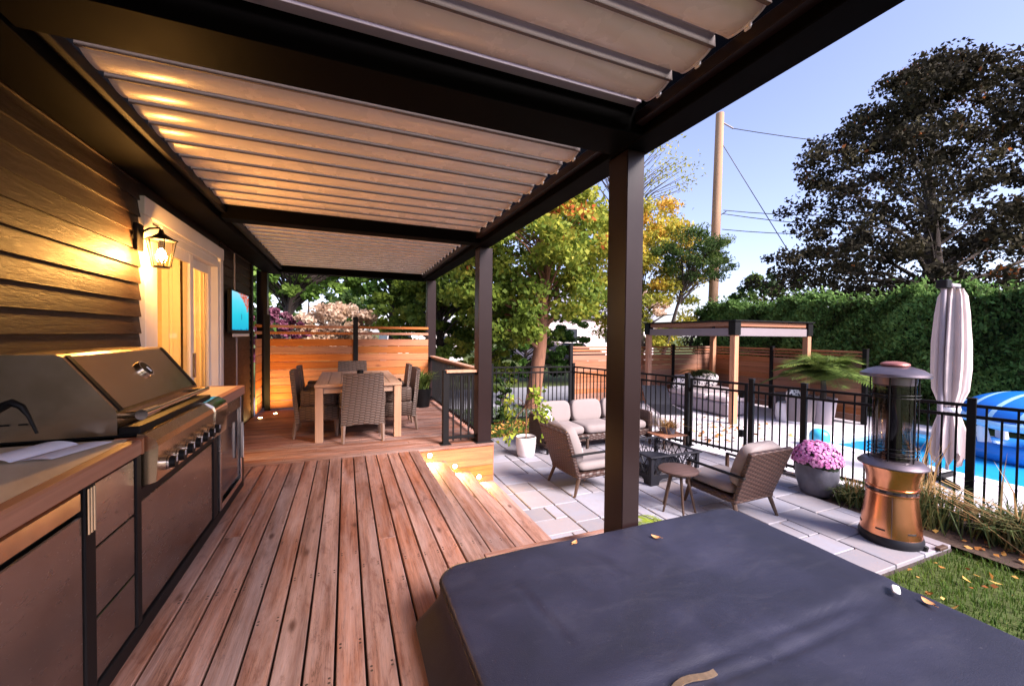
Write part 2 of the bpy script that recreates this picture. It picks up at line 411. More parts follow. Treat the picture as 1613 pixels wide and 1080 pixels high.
plain('rubber', (.012,.012,.012), .8)
plain('wire', (.03,.03,.035), .6)
plain('towel', (.50,.47,.52), .95, 0, .1, 12, .5, 200)
plain('paper', (.72,.72,.82), .8, 0, .05)
plain('interior', (.50,.33,.15), .9, 0, .05)
t = NT('curtain'); d_ = t.n('BsdfDiffuse'); t.set(d_.inputs[0], (.66,.50,.30)); r_ = t.n('BsdfTranslucent'); t.set(r_.inputs[0], (.66,.48,.26)); mx = t.n('MixShader'); mx.inputs[0].default_value = .5
t.t.links.new(d_.outputs[0], mx.inputs[1]); t.t.links.new(r_.outputs[0], mx.inputs[2]); t.t.links.new(mx.outputs[0], t.out.inputs[0])
plain('interior_dark', (.10,.06,.035), .8)
plain('webbing', (.10,.065,.04), .9, 0, .3, 40)
glass('door_glass', (.95,.95,.92), .03, .02, .22)
glass('lamp_glass', (.98,.93,.82), .03, .08)
glass('cage_glass', (.36,.32,.33), .06, .05)
emis('bulb', (1.0,.62,.22), 60)
emis('chandelier_bulb', (1.0,.66,.28), 14)
emis('led', (1.0,.62,.25), 30)
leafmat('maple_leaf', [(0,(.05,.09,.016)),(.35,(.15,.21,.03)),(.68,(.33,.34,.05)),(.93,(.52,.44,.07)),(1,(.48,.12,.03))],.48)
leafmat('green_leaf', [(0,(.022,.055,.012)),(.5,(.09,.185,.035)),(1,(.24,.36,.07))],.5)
leafmat('dark_leaf', [(0,(.012,.026,.008)),(.6,(.040,.075,.018)),(1,(.13,.18,.04))],.45)
leafmat('yellow_leaf', [(0,(.17,.20,.03)),(.4,(.38,.36,.05)),(.75,(.55,.38,.05)),(1,(.60,.30,.05))], .4)
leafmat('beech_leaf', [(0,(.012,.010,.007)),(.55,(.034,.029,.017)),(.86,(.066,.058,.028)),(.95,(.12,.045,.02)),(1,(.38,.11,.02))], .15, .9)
leafmat('purple_leaf', [(0,(.06,.015,.03)),(.6,(.17,.05,.09)),(1,(.30,.14,.18))])
leafmat('pink_leaf', [(0,(.34,.22,.13)),(.6,(.58,.42,.30)),(1,(.66,.52,.40))],.5)
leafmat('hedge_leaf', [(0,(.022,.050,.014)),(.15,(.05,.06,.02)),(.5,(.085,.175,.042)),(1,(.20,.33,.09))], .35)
leafmat('lime_leaf', [(0,(.11,.17,.015)),(.5,(.24,.32,.035)),(1,(.45,.45,.08))], .4)
leafmat('palm_leaf', [(0,(.05,.085,.02)),(.5,(.12,.18,.04)),(1,(.24,.28,.07))], .3)
leafmat('grass_blade', [(0,(.025,.055,.010)),(.5,(.060,.115,.018)),(1,(.13,.18,.03))], .3)
leafmat('straw', [(0,(.26,.13,.05)),(.6,(.45,.27,.11)),(1,(.55,.40,.20))], .3)
leafmat('reed', [(0,(.03,.05,.02)),(.6,(.09,.12,.04)),(1,(.30,.26,.12))], .3)
leafmat('fallen', [(0,(.20,.06,.02)),(.5,(.42,.19,.05)),(1,(.58,.36,.10))], .2)
leafmat('mum', [(0,(.42,.10,.30)),(.5,(.66,.22,.52)),(1,(.80,.42,.66))], .25)
# ------------------------------------------------------------------ ground, road, lawn, pool, patio
PZ = -.54
PX0, PX1, PY0, PY1 = 8.35, 11.4, -4.0, 4.9          # pool basin
def frame_sheet(name, x0, x1, y0, y1, z, m):
    b = MB()
    for (a, c, d, e) in ((x0,PX0,y0,y1),(PX1,x1,y0,y1),(PX0,PX1,y0,PY0),(PX0,PX1,PY1,y1)):
        b.add([(a,d,z),(c,d,z),(c,e,z),(a,e,z)], [(0,1,2,3)])
    return b.build(name, m)
g = frame_sheet('ground', -600, 600, -600, 600, -.60, 'ground_grass'); tag(g, 'grassy ground of the garden and the neighbourhood', kind='structure')
rd = MB().add([(-80,12.2,-.592),(80,6.0,-.592),(80,11.5,-.592),(-80,17.2,-.592)], [(0,1,2,3)]).build('road', 'asphalt'); tag(rd, 'pale grey street beyond the rear fence', kind='structure')

def fline(y): return 4.95 + (8.2 - y) * 1.8 / 7.2       # pool fence line
pd_ = MB()
def slab(poly, z0, z1):
    n = len(poly)
    pd_.add([(x,y,z0) for x,y in poly]+[(x,y,z1) for x,y in poly], [tuple(range(n,2*n)), tuple(reversed(range(n)))]+[(i,(i+1)%n,n+(i+1)%n,n+i) for i in range(n)])
slab([(fline(-4),-4),(PX0-.3,-4),(PX0-.3,PY1+.3),(fline(5.2),5.2)], -.62, PZ-.004)
slab([(fline(5.2),5.2),(12.2,5.2),(12.2,9.5),(5.65,9.5),(5.1,8.2),(fline(8.2),8.2)], -.62, PZ-.004)
slab([(PX1+.3,-4),(12.2,-4),(12.2,5.2),(PX1+.3,5.2)], -.62, PZ-.004)
pdk = pd_.build('pool_deck', 'concrete'); tag(pdk, 'pale concrete paving around the swimming pool', kind='structure')
for (a,b,c,d) in ((PX0-.3,PX0,-4,PY1+.3),(PX1,PX1+.3,-4,PY1+.3),(PX0,PX1,PY1,PY1+.3)):
    MB().cbox(a,b,c,d,-.66,PZ+.012,.02).build('coping', 'coping', pdk)
basin = MB(); basin.box(PX0,PX1,PY0,PY1,-2.0,-1.9).box(PX0-.04,PX0,PY0,PY1,-2,-.62).box(PX1,PX1+.04,PY0,PY1,-2,-.62).box(PX0,PX1,PY1,PY1+.04,-2,-.62)
tag(basin.build('pool_basin', 'pool_liner'), 'blue lined basin of the swimming pool', kind='structure')
pw = MB().add([(PX0,PY0,-.61),(PX1,PY0,-.61),(PX1,PY1,-.61),(PX0,PY1,-.61)], [(0,1,2,3)]).build('pool_water', 'pool_water'); tag(pw, 'bright blue water of the swimming pool', kind='structure')
# pool bed of mulch in front of the pool fence
bed = MB()
xs = [(5.36,1.35),(5.36,3.05),(5.86,3.12),(6.18,3.12),(6.75,.9),(7.2,-3),(6.2,-3),(5.9,.6)]
bed.add([(x,y,-.552) for x,y in xs], [tuple(reversed(range(len(xs))))]); bedo = bed.build('planting_bed', 'mulch'); tag(bedo, 'dark mulch bed along the pool fence', kind='structure')

# patio: mortar sheet and single pavers in a random ashlar bond
pat = MB(); pts = [(1.5,1.92),(5.33,1.92),(5.33,3.08),(fline(3.08),3.08),(fline(7.2),7.2),(1.5,7.2)]
pat.add([(x,y,-.572) for x,y in pts]+[(x,y,-.62) for x,y in pts], [tuple(range(6))]+[(i,i+6,(i+1)%6+6,(i+1)%6) for i in range(6)])
pato = pat.build('patio', 'sand'); tag(pato, 'grey stone patio of mixed rectangular pavers below the deck', kind='structure')
G = .155; NX, NY = 27, 35; ox, oy = 1.62, 1.92
occ = np.zeros((NX, NY), bool); pm = {}
prs = random.Random(5)
sizes = [(4,3),(3,4),(3,3),(3,2),(2,3),(4,2),(2,2),(2,4)]
def inpat(x0, x1, y0, y1):
    if y1 > 7.22: return False
    if y0 < 3.06: return x1 <= 5.36
    return x1 <= fline((y0+y1)/2) + .02
for j in range(NY):
    for i in range(NX):
        if occ[i,j]: continue
        cand = sizes[:]; prs.shuffle(cand); cand += [(1,2),(2,1),(1,1)]
        for a, b in cand:
            if i+a > NX or j+b > NY or occ[i:i+a,j:j+b].any(): continue
            if not inpat(ox+i*G, ox+(i+a)*G, oy+j*G, oy+(j+b)*G): continue
            occ[i:i+a,j:j+b] = True
            if (a,b) not in pm:
                me = MB().cbox(-a*G/2+.007, a*G/2-.007, -b*G/2+.007, b*G/2-.007, -.045, 0, .005).mesh('paver'); me.materials.append(MAT['paver']); pm[(a,b)] = me
            link('paver', pm[(a,b)], pato, (ox+(i+a/2)*G, oy+(j+b/2)*G, PZ + prs.uniform(-.003,.003)), (prs.uniform(-.004,.004), prs.uniform(-.004,.004), 0))
            break

# ------------------------------------------------------------------ deck
dk = MB(); dk.box(-1.45,.80,-1.5,4.95,-.2,-.034).box(-1.45,1.77,5.02,8.72,-.2,-.034).box(.80,1.8,-1.5,2.42,-.2,-.034)
deck = dk.build('deck', 'joist'); tag(deck, 'raised cedar plank deck under the pergola', kind='structure')
PW = .1243
def plank(x0, x1, y0, y1, ax, z=0., parent=None, name='plank', m='deck_wood', th=.03):
    cx, cy = (x0+x1)/2, (y0+y1)/2
    a, l = ((x1-x0)/2, (y1-y0)/2) if ax == 1 else ((y1-y0)/2, (x1-x0)/2)
    b = MB().cbox(-a, a, -l, l, -th, 0, .0035)
    me = b.mesh(name); me.materials.append(MAT[m])
    return link(name, me, parent or deck, (cx, cy, z + random.uniform(-.0015,.0015)), (0, random.uniform(-.006,.006) if ax == 1 else 0, 0 if ax == 1 else PI/2))
joints = {5: 1.93, 6: 1.93, 2: 2.9, -3: 1.2, -6: 3.3, 0: .6, -9: 2.6}
for k in range(-11, 7):
    x0 = -.04 + k*PW + .0055; x1 = x0 + PW - .011
    if k in joints:
        plank(x0, x1, -1.4, joints[k]-.002, 1); plank(x0, x1, joints[k]+.002, 4.965, 1)
    else: plank(x0, x1, -1.4, 4.965, 1)
yy = 4.972; rows = 0
while yy < 8.7:
    if rows in (3,7,12,18,22):
        xm = random.uniform(-.6,1.2); plank(-1.44, xm, yy, yy+PW-.007, 0); plank(xm+.004, 1.81, yy, yy+PW-.007, 0)
    else: plank(-1.44, 1.81, yy, yy+PW-.007, 0)
    yy += PW; rows += 1
# short planks between the steps and the tub, with edge strip
for k in range(8):
    x0 = .836 + k*PW
    plank(x0+.003, x0+PW-.003, 1.2, 2.415, 1)
plank(.832, 1.83, 2.418, 2.47, 0, 0)
fas = MB().cbox(.85,1.83,2.44,2.465,-.56,-.033,.003).build('fascia', 'deck_wood', deck)
# steps
TR = [(.83,1.15,-.17),(1.15,1.47,-.34),(1.47,1.79,-.50)]
for i, (a, b, z) in enumerate(TR):
    mid = (a+b)/2
    plank(a+.004, mid-.003, 2.47, 4.985, 1, z, name='tread'); plank(mid+.003, b+.012, 2.47, 4.985, 1, z, name='tread')
    MB().cbox(a-.018,a+.002,2.47,4.985,z-.0,z+.17-.031,.002).build('riser', 'deck_wood', deck)
MB().cbox(1.772,1.79,2.47,4.985,-.60,-.531,.002).build('riser', 'deck_wood', deck)
for (z0,z1) in ((-.285,-.032),(-.425,-.289),(-.57,-.429)):
    x1 = 1.80
    o = MB().cbox(-(x1-.83)/2,(x1-.83)/2,-.012,.012,(z0-z1)/2,(z1-z0)/2,.003); me = o.mesh('fascia'); me.materials.append(MAT['cedar_board']); link('fascia', me, deck, ((.83+x1)/2,5.004,(z0+z1)/2))
for (z0,z1) in ((-.285,-.032),(-.57,-.289)):
    me = MB().cbox(-1.85,1.85,-.012,.012,(z0-z1)/2,(z1-z0)/2,.003).mesh('fascia'); me.materials.append(MAT['cedar_dark']); link('fascia', me, deck, (1.806,6.87,(z0+z1)/2), (0,0,PI/2))

# ------------------------------------------------------------------ house
WX = -1.45
H = thing('house', 'dark sided house wall with white sliding door on the left', 'house', (WX,4,0))
hw = MB()
hw.box(-1.75,WX-.02,-2.5,3.95,-.6,3.1).box(-1.75,WX-.02,6.1,7.9,-.6,3.1).box(-1.75,WX-.02,3.95,6.1,2.45,3.1).box(-5,-1.75,7.75,7.9,-.6,3.1).box(-5.2,-5,-2.5,7.9,-.6,3.1).box(-5,-1.75,-2.6,-2.45,-.6,3.1)
hw.build('wall', 'siding_paint', H, world=True)
def sid(y0, y1, z):
    poly = [(WX-.022,z),(WX+.006,z),(WX+.005,z+.005),(WX-.012,z+.138),(WX-.022,z+.138)]
    b = MB().prism(poly, 1, y0, y1); cy = (y0+y1)/2
    b.xform(Matrix.Translation((-WX,-cy,-z))); me = b.mesh('siding_board'); me.materials.append(MAT['siding_paint'])
    link('siding_board', me, H, (0, cy-4, z))
for i in range(22):
    z = .012 + .1262*i
    sid(-2.4, 3.945, z); sid(6.105, 7.80, z)
MB().cbox(WX-.02,WX+.025,7.80,7.92,-.5,2.9,.004).build('corner_board', 'black_metal', H, world=True)
MB().box(-5.6,-1.12,-3,8.3,2.95,3.05).build('soffit', 'black_metal', H, world=True)
MB().add([(-5.6,-3,3.06),(-1.1,-3,3.06),(-1.1,8.3,3.06),(-5.6,8.3,3.06),(-5.6,-3,4.6),(-5.6,8.3,4.6)], [(0,1,2,3),(1,4,5,2),(0,4,1),(3,2,5),(0,3,5,4)]).build('roof', 'roof_grey', H, world=True)
def casing(y0,y1,z0,z1,x1=.028): return MB().cbox(WX-.03,WX+x1,y0,y1,z0,z1,.004).build('door_casing','trim_white',H,world=True)
casing(3.95,4.09,0,2.31); casing(5.98,6.10,0,2.31); casing(3.94,6.11,2.312,2.45,.034); MB().cbox(WX-.01,WX+.02,4.3,5.9,2.27,2.309,.004).build('door_head','trim_white',H,world=True)
SD = bpy.data.objects.new('sliding_door', None); COL.objects.link(SD); SD.parent = H
def sdp(n, m, y0,y1,z0,z1,x0,x1): return MB().cbox(x0,x1,y0,y1,z0,z1,.003).build(n,m,SD).__setattr__('location',(-WX,-4,0))
for (n,m,a) in (('door_frame','trim_white',(4.09,4.17,0,2.27,-1.56,-1.43)),('door_frame','trim_white',(5.90,5.98,0,2.27,-1.56,-1.43)),('door_frame','trim_white',(4.17,5.90,2.2,2.27,-1.56,-1.43)),
        ('door_frame','trim_white',(4.17,5.90,0,.06,-1.56,-1.43)),
        ('stile','trim_white',(4.172,4.235,.06,2.2,-1.475,-1.445)),('stile','trim_white',(5.00,5.10,.06,2.2,-1.475,-1.445)),('stile','trim_white',(4.235,5.0,2.1,2.2,-1.474,-1.446)),('stile','trim_white',(4.235,5.0,.06,.22,-1.474,-1.446)),
        ('stile','trim_white',(5.08,5.2,.06,2.2,-1.53,-1.50)),('stile','trim_white',(5.80,5.898,.06,2.2,-1.53,-1.50)),('stile','trim_white',(5.2,5.8,2.1,2.2,-1.529,-1.501)),('stile','trim_white',(5.2,5.8,.06,.22,-1.529,-1.501)),
        ('pane','door_glass',(4.235,5.0,.22,2.1,-1.463,-1.457)),('pane','door_glass',(5.2,5.8,.22,2.1,-1.518,-1.512)),('door_handle','steel_bright',(5.03,5.06,.95,1.2,-1.445,-1.415))):
    sdp(n,m,*a)
# room behind the door
MB().box(-4.9,-1.76,2.5,7.7,-.02,0).build('room_floor','interior_dark',H,world=True)
MB().box(-4.98,-4.9,2.5,7.7,0,2.6).box(-4.9,-1.76,7.6,7.74,0,2.6).box(-4.9,-1.76,2.4,2.5,0,2.6).build('room_wall','interior',H,world=True)
MB().box(-4.9,-1.76,2.5,7.6,2.6,2.66).build('room_ceiling','interior',H,world=True)
def curtain(y0,y1,m,x=-1.66,z1=2.2):
    n = int((y1-y0)/.012); vs=[]; fs=[]
    for i in range(n+1):
        y = y0+(y1-y0)*i/n; dx = .03*math.sin(y*62)+.012*math.sin(y*23)
        vs += [(x+dx,y,.03),(x+dx*.8,y,z1)]
    for i in range(n): fs.append((2*i,2*i+2,2*i+3,2*i+1))
    MB().add(vs,fs).build('curtain',m,H,world=True,smooth=True)
curtain(4.74,5.10,'curtain',-1.57); curtain(5.10,5.30,'interior_dark',-1.58); curtain(5.62,6.02,'curtain',-1.62)
for i in range(7):
    MB().cbox(-3.4+.22*i,-3.16+.22*i,5.2,6.4,2.0-.2*i-.05,2.0-.2*i,.004).build('stair_tread','interior_dark',H,world=True)
    MB().tube([(-3.3+.22*i,5.25,2.0-.2*i),(-3.3+.22*i,5.25,2.85-.2*i if i>1 else 2.55)],.012,6).build('stair_baluster','black_metal',H,world=True)
# lantern on the wall
L = thing('wall_lantern', 'lit black wall lantern with clear glass beside the sliding door', 'lantern', (-1.445,3.87,2.06))
MB().cbox(.0,.03,-.05,.05,-.04,.16,.006).build('back_plate','black_metal',L)
MB().tube([(.02,0,.09),(.08,0,.13),(.14,0,.14),(.15,-.0,.10)],.008,8).build('arm','black_metal',L)
MB().lathe([(.012,.13),(.02,.10),(.075,.062),(.105,.05),(.105,.042),(.0,.042)],6,(.15,0,0),False).build('lantern_roof','black_metal',L)
MB().lathe([(.05,-.16),(.05,-.15),(.0,-.15)],16,(.15,0,0)).build('base_plate','black_metal',L)
MB().lathe([(.062,-.152),(.078,.04)],20,(.15,0,0),False).build('glass_shade','lamp_glass',L,smooth=True)
for i in range(6):
    a = i*PI/3; MB().tube([(.15+.056*math.cos(a),.056*math.sin(a),-.155),(.15+.092*math.cos(a),.092*math.sin(a),.044)],.004,5).build('cage_bar','black_metal',L)
bulb = MB().superell((.15,0,-.055),(.026,.026,.042),1,12,8).build('bulb','bulb',L,smooth=True)
MB().lathe([(.014,-.015),(.014,.042)],10,(.15,0,0)).build('socket','black_metal',L)
ld = bpy.data.lights.new('lantern_light','POINT'); ld.energy = 34; ld.color = (1.0,.46,.11); ld.shadow_soft_size = .045
lo = bpy.data.objects.new('lantern_light', ld); COL.objects.link(lo); lo.parent = L; lo.location = (.15,0,-.055); bulb.visible_shadow = True
CH = thing('chandelier', 'lit chandelier inside the house behind the sliding door', 'lamp', (-2.7,5.6,2.0))
MB().tube([(0,0,.1),(0,0,.6)],.008,6).build('stem','black_metal',CH)
for i in range(5):
    a = i*2*PI/5; MB().tube([(0,0,.1),(.10*math.cos(a),.10*math.sin(a),.03),(.2*math.cos(a),.2*math.sin(a),.08)],.007,6).build('arm','black_metal',CH)
    MB().superell((.2*math.cos(a),.2*math.sin(a),.115),(.022,.022,.035),1,10,8).build('bulb','chandelier_bulb',CH,smooth=True)
cl_ = bpy.data.lights.new('chandelier_light','POINT'); cl_.energy = 60; cl_.color = (1.0,.60,.24); cl_.shadow_soft_size = .2
clo = bpy.data.objects.new('chandelier_light', cl_); COL.objects.link(clo); clo.parent = CH; clo.location = (0,0,-.05)
# television
T = thing('television', 'glowing wall television showing turquoise water and red leaves', 'television', (-1.42,6.75,1.4))
MB().cbox(.0,.05,-.50,.50,-.0,.58,.006).build('case','black_metal',T)
t = NT('tv_screen'); tc = t.n('TexCoord'); sx = t.n('SeparateXYZ'); t.set(sx.inputs[0], tc.outputs['Object'])
nz = t.noise(t.coords((1,3,3)), 2.0, 5, .6)
zz = t.math('ADD', sx.outputs[2], t.math('MULTIPLY', t.math('SUBTRACT', nz, .5), .12))
c = t.ramp(t.math('MULTIPLY', zz, 1.75), [(.08,(.01,.16,.32)),(.12,(.02,.42,.62)),(.45,(.03,.55,.68)),(.75,(.10,.66,.80)),(1.0,(.30,.70,.85))])
lf = t.math('GREATER_THAN', t.math('ADD', t.math('MULTIPLY', sx.outputs[1], .45), t.math('ADD', sx.outputs[2], t.math('MULTIPLY', nz, .30))), .66)
n3 = t.noise(t.coords((1,1,1)), 26, 4, .7)
c = t.mix(t.math('MULTIPLY', lf, t.math('GREATER_THAN', n3, .45)), c, (.62,.10,.05))
rx = t.math('DIVIDE', t.math('ADD', sx.outputs[1], .02), .30); rz_ = t.math('DIVIDE', t.math('SUBTRACT', sx.outputs[2], .14), .06)
rr_ = t.math('ABSOLUTE', t.math('SUBTRACT', t.math('SQRT', t.math('ADD', t.math('MULTIPLY', rx, rx), t.math('MULTIPLY', rz_, rz_))), 1.0))
fx = t.math('DIVIDE', t.math('SUBTRACT', sx.outputs[1], .04), .016); fz = t.math('DIVIDE', t.math('SUBTRACT', sx.outputs[2], .23), .05)
c = t.mix(t.math('LESS_THAN', t.math('ADD', t.math('MULTIPLY', fx, fx), t.math('MULTIPLY', fz, fz)), 1.0), c, (.03,.10,.14))
e = t.n('Emission'); t.set(e.inputs[0], c); e.inputs[1].default_value = .22; t.t.links.new(e.outputs[0], t.out.inputs[0])
MB().box(.051,.053,-.475,.475,.045,.56).build('screen','tv_screen',T)
MB().cbox(.052,.062,-.48,.48,-.045,-.005,.004).build('sound_bar','trim_white',T)
MB().box(-.01,.008,-.1,-.088,.58,1.1).box(-.01,.008,.0,.012,-1.38,-.05).build('cable_cover','resin_grey',T)

# ------------------------------------------------------------------ pergola
P = thing('pergola', 'large black louvered pergola covering the deck', 'pergola', (1.7,5,0))
def pp(n,m,*a,b=.005): return MB().cbox(*a,b).build(n,m,P,world=True)
for (x0,x1,y0,y1,z0) in ((1.575,1.705,2.02,2.21,0),(1.60,1.785,5.03,5.215,0),(1.60,1.785,8.62,8.80,0),(-1.52,-1.35,8.70,8.87,0)):
    p = pp('post','bronze_metal',x0,x1,y0,y1,z0,2.549)
    if x0 > 0: MB().cbox(x0-.03,x1+.03,y0-.03,y1+.03,0,.012,.004).build('base_plate','black_metal',p).location = (-1.7,-5,0)
pp('side_beam','beam_black',1.55,1.735,-1.4,8.90,2.55,2.82)
pp('wall_beam','beam_black',-1.425,-1.15,-1.4,8.90,2.53,2.82)
pp('cross_beam','beam_black',-1.149,1.549,1.86,2.14,2.552,2.80); pp('cross_beam','beam_black',-1.149,1.549,4.83,5.02,2.552,2.76); pp('cross_beam','beam_black',-1.149,1.549,8.70,8.898,2.552,2.80); pp('cross_beam','beam_black',-1.149,1.549,-1.4,-1.2,2.552,2.80)
for a, b in ((-1.19,1.855),(2.145,4.825),(5.025,8.695)):
    pp('gutter','bronze_metal',1.49,1.548,a,b,2.60,2.66,b=.003); pp('gutter','black_metal',-1.148,-1.10,a,b,2.60,2.66,b=.003)
pp('gutter_lip','cap_white',-1.10,1.49,1.815,1.855,2.725,2.732,b=.002); pp('gutter_lip','resin_grey',-1.10,1.49,1.80,1.858,2.69,2.722,b=.002)
def louver_mesh(wd, depth, tilt, name):
    n = 14; pr = []
    for i in range(n+1):
        u = i/n; pr.append((-wd*.5+wd*u, -depth*math.sin(PI*u)**.42))
    for i in range(n+1):
        u = 1-i/n; pr.append((-wd*.5+wd*u, .012-.01*math.sin(PI*u)))
    R_ = Matrix.Rotation(tilt, 4, 'X')
    b = MB().prism([(y,z) for y,z in reversed(pr)], 0, -1.29, 1.29).xform(R_)
    me = b.mesh(name); me.materials.append(MAT['louver_white']); me.polygons.foreach_set('use_smooth',[True]*len(me.polygons)); me.set_sharp_from_angle(angle=rad(50))
    c = MB().prism([(y*1.0,z*1.04-.002) for y,z in reversed(pr)], 0, 1.292, 1.302).xform(R_); cm = c.mesh('end_cap'); cm.materials.append(MAT['cap_white'])
    return me, cm
lm, cm = louver_mesh(.198, .034, rad(-5), 'louver')
lm2, cm2 = louver_mesh(.17, .034, rad(-4), 'louver')
lpm = {}
for k_, w_ in ((0,.198),(1,.17)):
    lpm[k_] = MB().prism([(-w_/2-.014,-.040),(-w_/2+.006,-.034),(-w_/2+.006,.006),(-w_/2-.014,.012)],0,-1.29,1.29).xform(Matrix.Rotation(rad(-5),4,'X')).mesh('lip'); lpm[k_].materials.append(MAT['louver_lip'])  # added dark strip per louver, painted shade that makes the darker bands
bkm = MB().cbox(1.297,1.312,-.022,.008,-.052,-.028,.004).cbox(1.297,1.305,-.02,.0,-.03,.01,.001).mesh('bracket'); bkm.materials.append(MAT['cap_white'])
chm = MB().cbox(-1.29,1.29,-.045,.045,0,.012,.002).mesh('channel'); chm.materials.append(MAT['resin_grey'])
def louvers(y0, y1, n, z, m_, c_):
    for i in range(n):
        y = y0 + (y1-y0)*(i+.5)/n
        o = link('louver', m_, P, (.185-1.7, y-5, z)); link('end_cap', c_, o); link('bracket', bkm, o); link('lip', lpm[0 if m_ is lm else 1], o); link('channel', chm, o, (0,(y1-y0)/n/2,.026))
louvers(-1.2, 1.80, 12, 2.70, lm, cm); louvers(2.15, 4.82, 11, 2.70, lm, cm); louvers(5.03, 8.69, 16, 2.70, lm2, cm2)

# ------------------------------------------------------------------ privacy fences
def board_obj(name, m, length, h, th, loc, rz, parent):
    me = MB().cbox(-length/2,length/2,-th/2,th/2,-h/2,h/2,.004).mesh(name); me.materials.append(MAT[m]); return link(name, me, parent, loc, (random.uniform(-.004,.004),0,rz))
def privacy(root, a, b, z0, ztop, nb, rails, m, posts, ptop, pm_='black_metal', pw=.09):
    ox_, oy_, oz_ = root.location
    a = Vector(a); b = Vector(b); d = b-a; L_ = d.length; rz = math.atan2(d.y,d.x)
    h = (ztop-z0)/nb; cuts = [0]+[p for p in posts if 0 < p < 1]+[1]
    for s0, s1 in zip(cuts[:-1],cuts[1:]):
        l = (s1-s0)*L_-.02; c = a+d*((s0+s1)/2)
        for i in range(nb):
            board_obj('board', m, l, h-.006, .02+random.uniform(0,.004), (c.x-ox_,c.y-oy_,z0+h*(i+.5)-oz_), rz, root)
        for zr in rails: board_obj('rail', m, l, .05, .035, (c.x-ox_,c.y-oy_,zr-oz_), rz, root)
    for p in posts:
        c = a+d*p
        me = MB().cbox(-pw/2,pw/2,-pw/2,pw/2,z0-.05-oz_,ptop-oz_,.004).mesh('post'); me.materials.append(MAT[pm_]); po = link('post', me, root, (c.x-ox_,c.y-oy_-.0,0), (0,0,rz))
        me = MB().cbox(-pw/2-.008,pw/2+.008,-pw/2-.008,pw/2+.008,ptop-oz_+.001,ptop+.015-oz_,.004).mesh('post_cap'); me.materials.append(MAT[pm_]); link('post_cap', me, po)
F1 = thing('privacy_fence', 'orange cedar privacy fence with open top rails behind the dining table', 'fence', (.15,8.45,0))
privacy(F1, (-1.31,8.45,0), (1.60,8.45,0), .03, 1.305, 9, (1.41,1.53), 'cedar_board', (0,.512), 1.72)
privacy(F1, (-1.40,7.93,0), (-1.40,8.42,0), .03, 1.305, 9, (1.41,1.53), 'cedar_board', (), 1.72)
F2 = thing('privacy_fence', 'orange cedar privacy fence with open top rails around the pool lounge', 'fence', (8,9.56,PZ))
privacy(F2, (5.67,9.56,0), (10.86,9.56,0), -.5, .87, 9, (.93,1.01,1.09), 'cedar_dark', (0,.345,.69), 1.16)
privacy(F2, (10.9,9.52,0), (10.9,5.42,0), -.5, .87, 9, (.93,1.01,1.09), 'cedar_dark', (0.01,.47,1), 1.16)

# ------------------------------------------------------------------ black metal railing and pool fence
def bar(mesh_cache, key, mk_):
    if key not in mesh_cache:
        me = mk_().mesh('bar'); me.materials.append(MAT['black_metal']); mesh_cache[key] = me
    return mesh_cache[key]
cache = {}
def picket_run(root, a, b, z0, ztop, pitch, alt, posts=(), top_m='black_metal', second=.14, bottom=.08, post_h=.05, rail=(.018,.016), pr=.0095, pwid=.03, hand=False):
    ox_, oy_, oz_ = root.location
    a = Vector((*a,0)); b = Vector((*b,0)); d = b-a; L_ = d.length; rz = math.atan2(d.y,d.x); mid = (a+b)/2
    def rl(z, h, wdt, m, nm):
        me = MB().cbox(-L_/2,L_/2,-wdt,wdt,-h,h,.003).mesh(nm); me.materials.append(MAT[m]); return link(nm, me, root, (mid.x-ox_,mid.y-oy_,z-oz_), (0,0,rz))
    if hand: rl(ztop-.012, .016, .055, top_m, 'hand_rail'); rl(ztop-.05,.016,.02,'black_metal','rail')
    else: rl(ztop-rail[0], rail[0], rail[1], 'black_metal', 'rail')
    if second: rl(ztop-second, rail[0], rail[1], 'black_metal', 'rail')
    rl(z0+bottom, rail[0], rail[1], 'black_metal', 'rail')
    n = max(2, round(L_/pitch))
    for i in range(1, n):
        c = a+d*(i/n)
        hi = ztop-.02 if (not second or not alt or i % 2) else ztop-second
        hh = round(hi-z0-bottom+.04, 3)
        me = bar(cache, (pr,hh), lambda: MB().cbox(-pr,pr,-pr,pr,0,hh,.002))
        link('picket', me, root, (c.x-ox_,c.y-oy_,z0+bottom-.04-oz_), (0,0,rz))
    for p in posts:
        c = a+d*p; hh = round(ztop-z0+post_h,3)
        def mkp(): return MB().cbox(-pwid,pwid,-pwid,pwid,0,hh,.003).cbox(-pwid-.006,pwid+.006,-pwid-.006,pwid+.006,hh+.001,hh+.02,.006).cbox(-pwid-.03,pwid+.03,-pwid-.03,pwid+.03,0,.012,.003)
        me = bar(cache, ('post',pwid,hh), mkp); link('post', me, root, (c.x-ox_,c.y-oy_,z0-oz_), (0,0,rz))
RL = thing('deck_railing', 'black picket railing with wooden top at the deck corner', 'railing', (1.5,5.1,0))
picket_run(RL, (1.19,5.12), (1.60,5.12), 0, .95, .10, False, (0,), 'cedar_post', 0, .08, -.02, hand=True, pwid=.038)
picket_run(RL, (1.70,5.22), (1.70,8.61), 0, .95, .105, False, (), 'cedar_post', 0, .08, -.02, hand=True)
FN = thing('pool_fence', 'black metal picket fence between the patio and the pool', 'fence', (5.7,5.5,PZ))
zt = .70
picket_run(FN, (1.95,8.55), (3.02,8.5), PZ, zt, .105, True, (0,))
picket_run(FN, (3.02,8.5), (4.95,8.22), PZ, zt, .105, True, (0,1))
picket_run(FN, (4.95,8.2), (fline(6.8),6.8), PZ, zt, .105, True, ())
picket_run(FN, (fline(6.8),6.8), (fline(5.46),5.46), PZ, zt, .105, True, (0,1), pwid=.035)
picket_run(FN, (fline(4.42),4.42), (fline(3.74),3.74), PZ, zt, .105, True, (0,1,), pwid=.035)
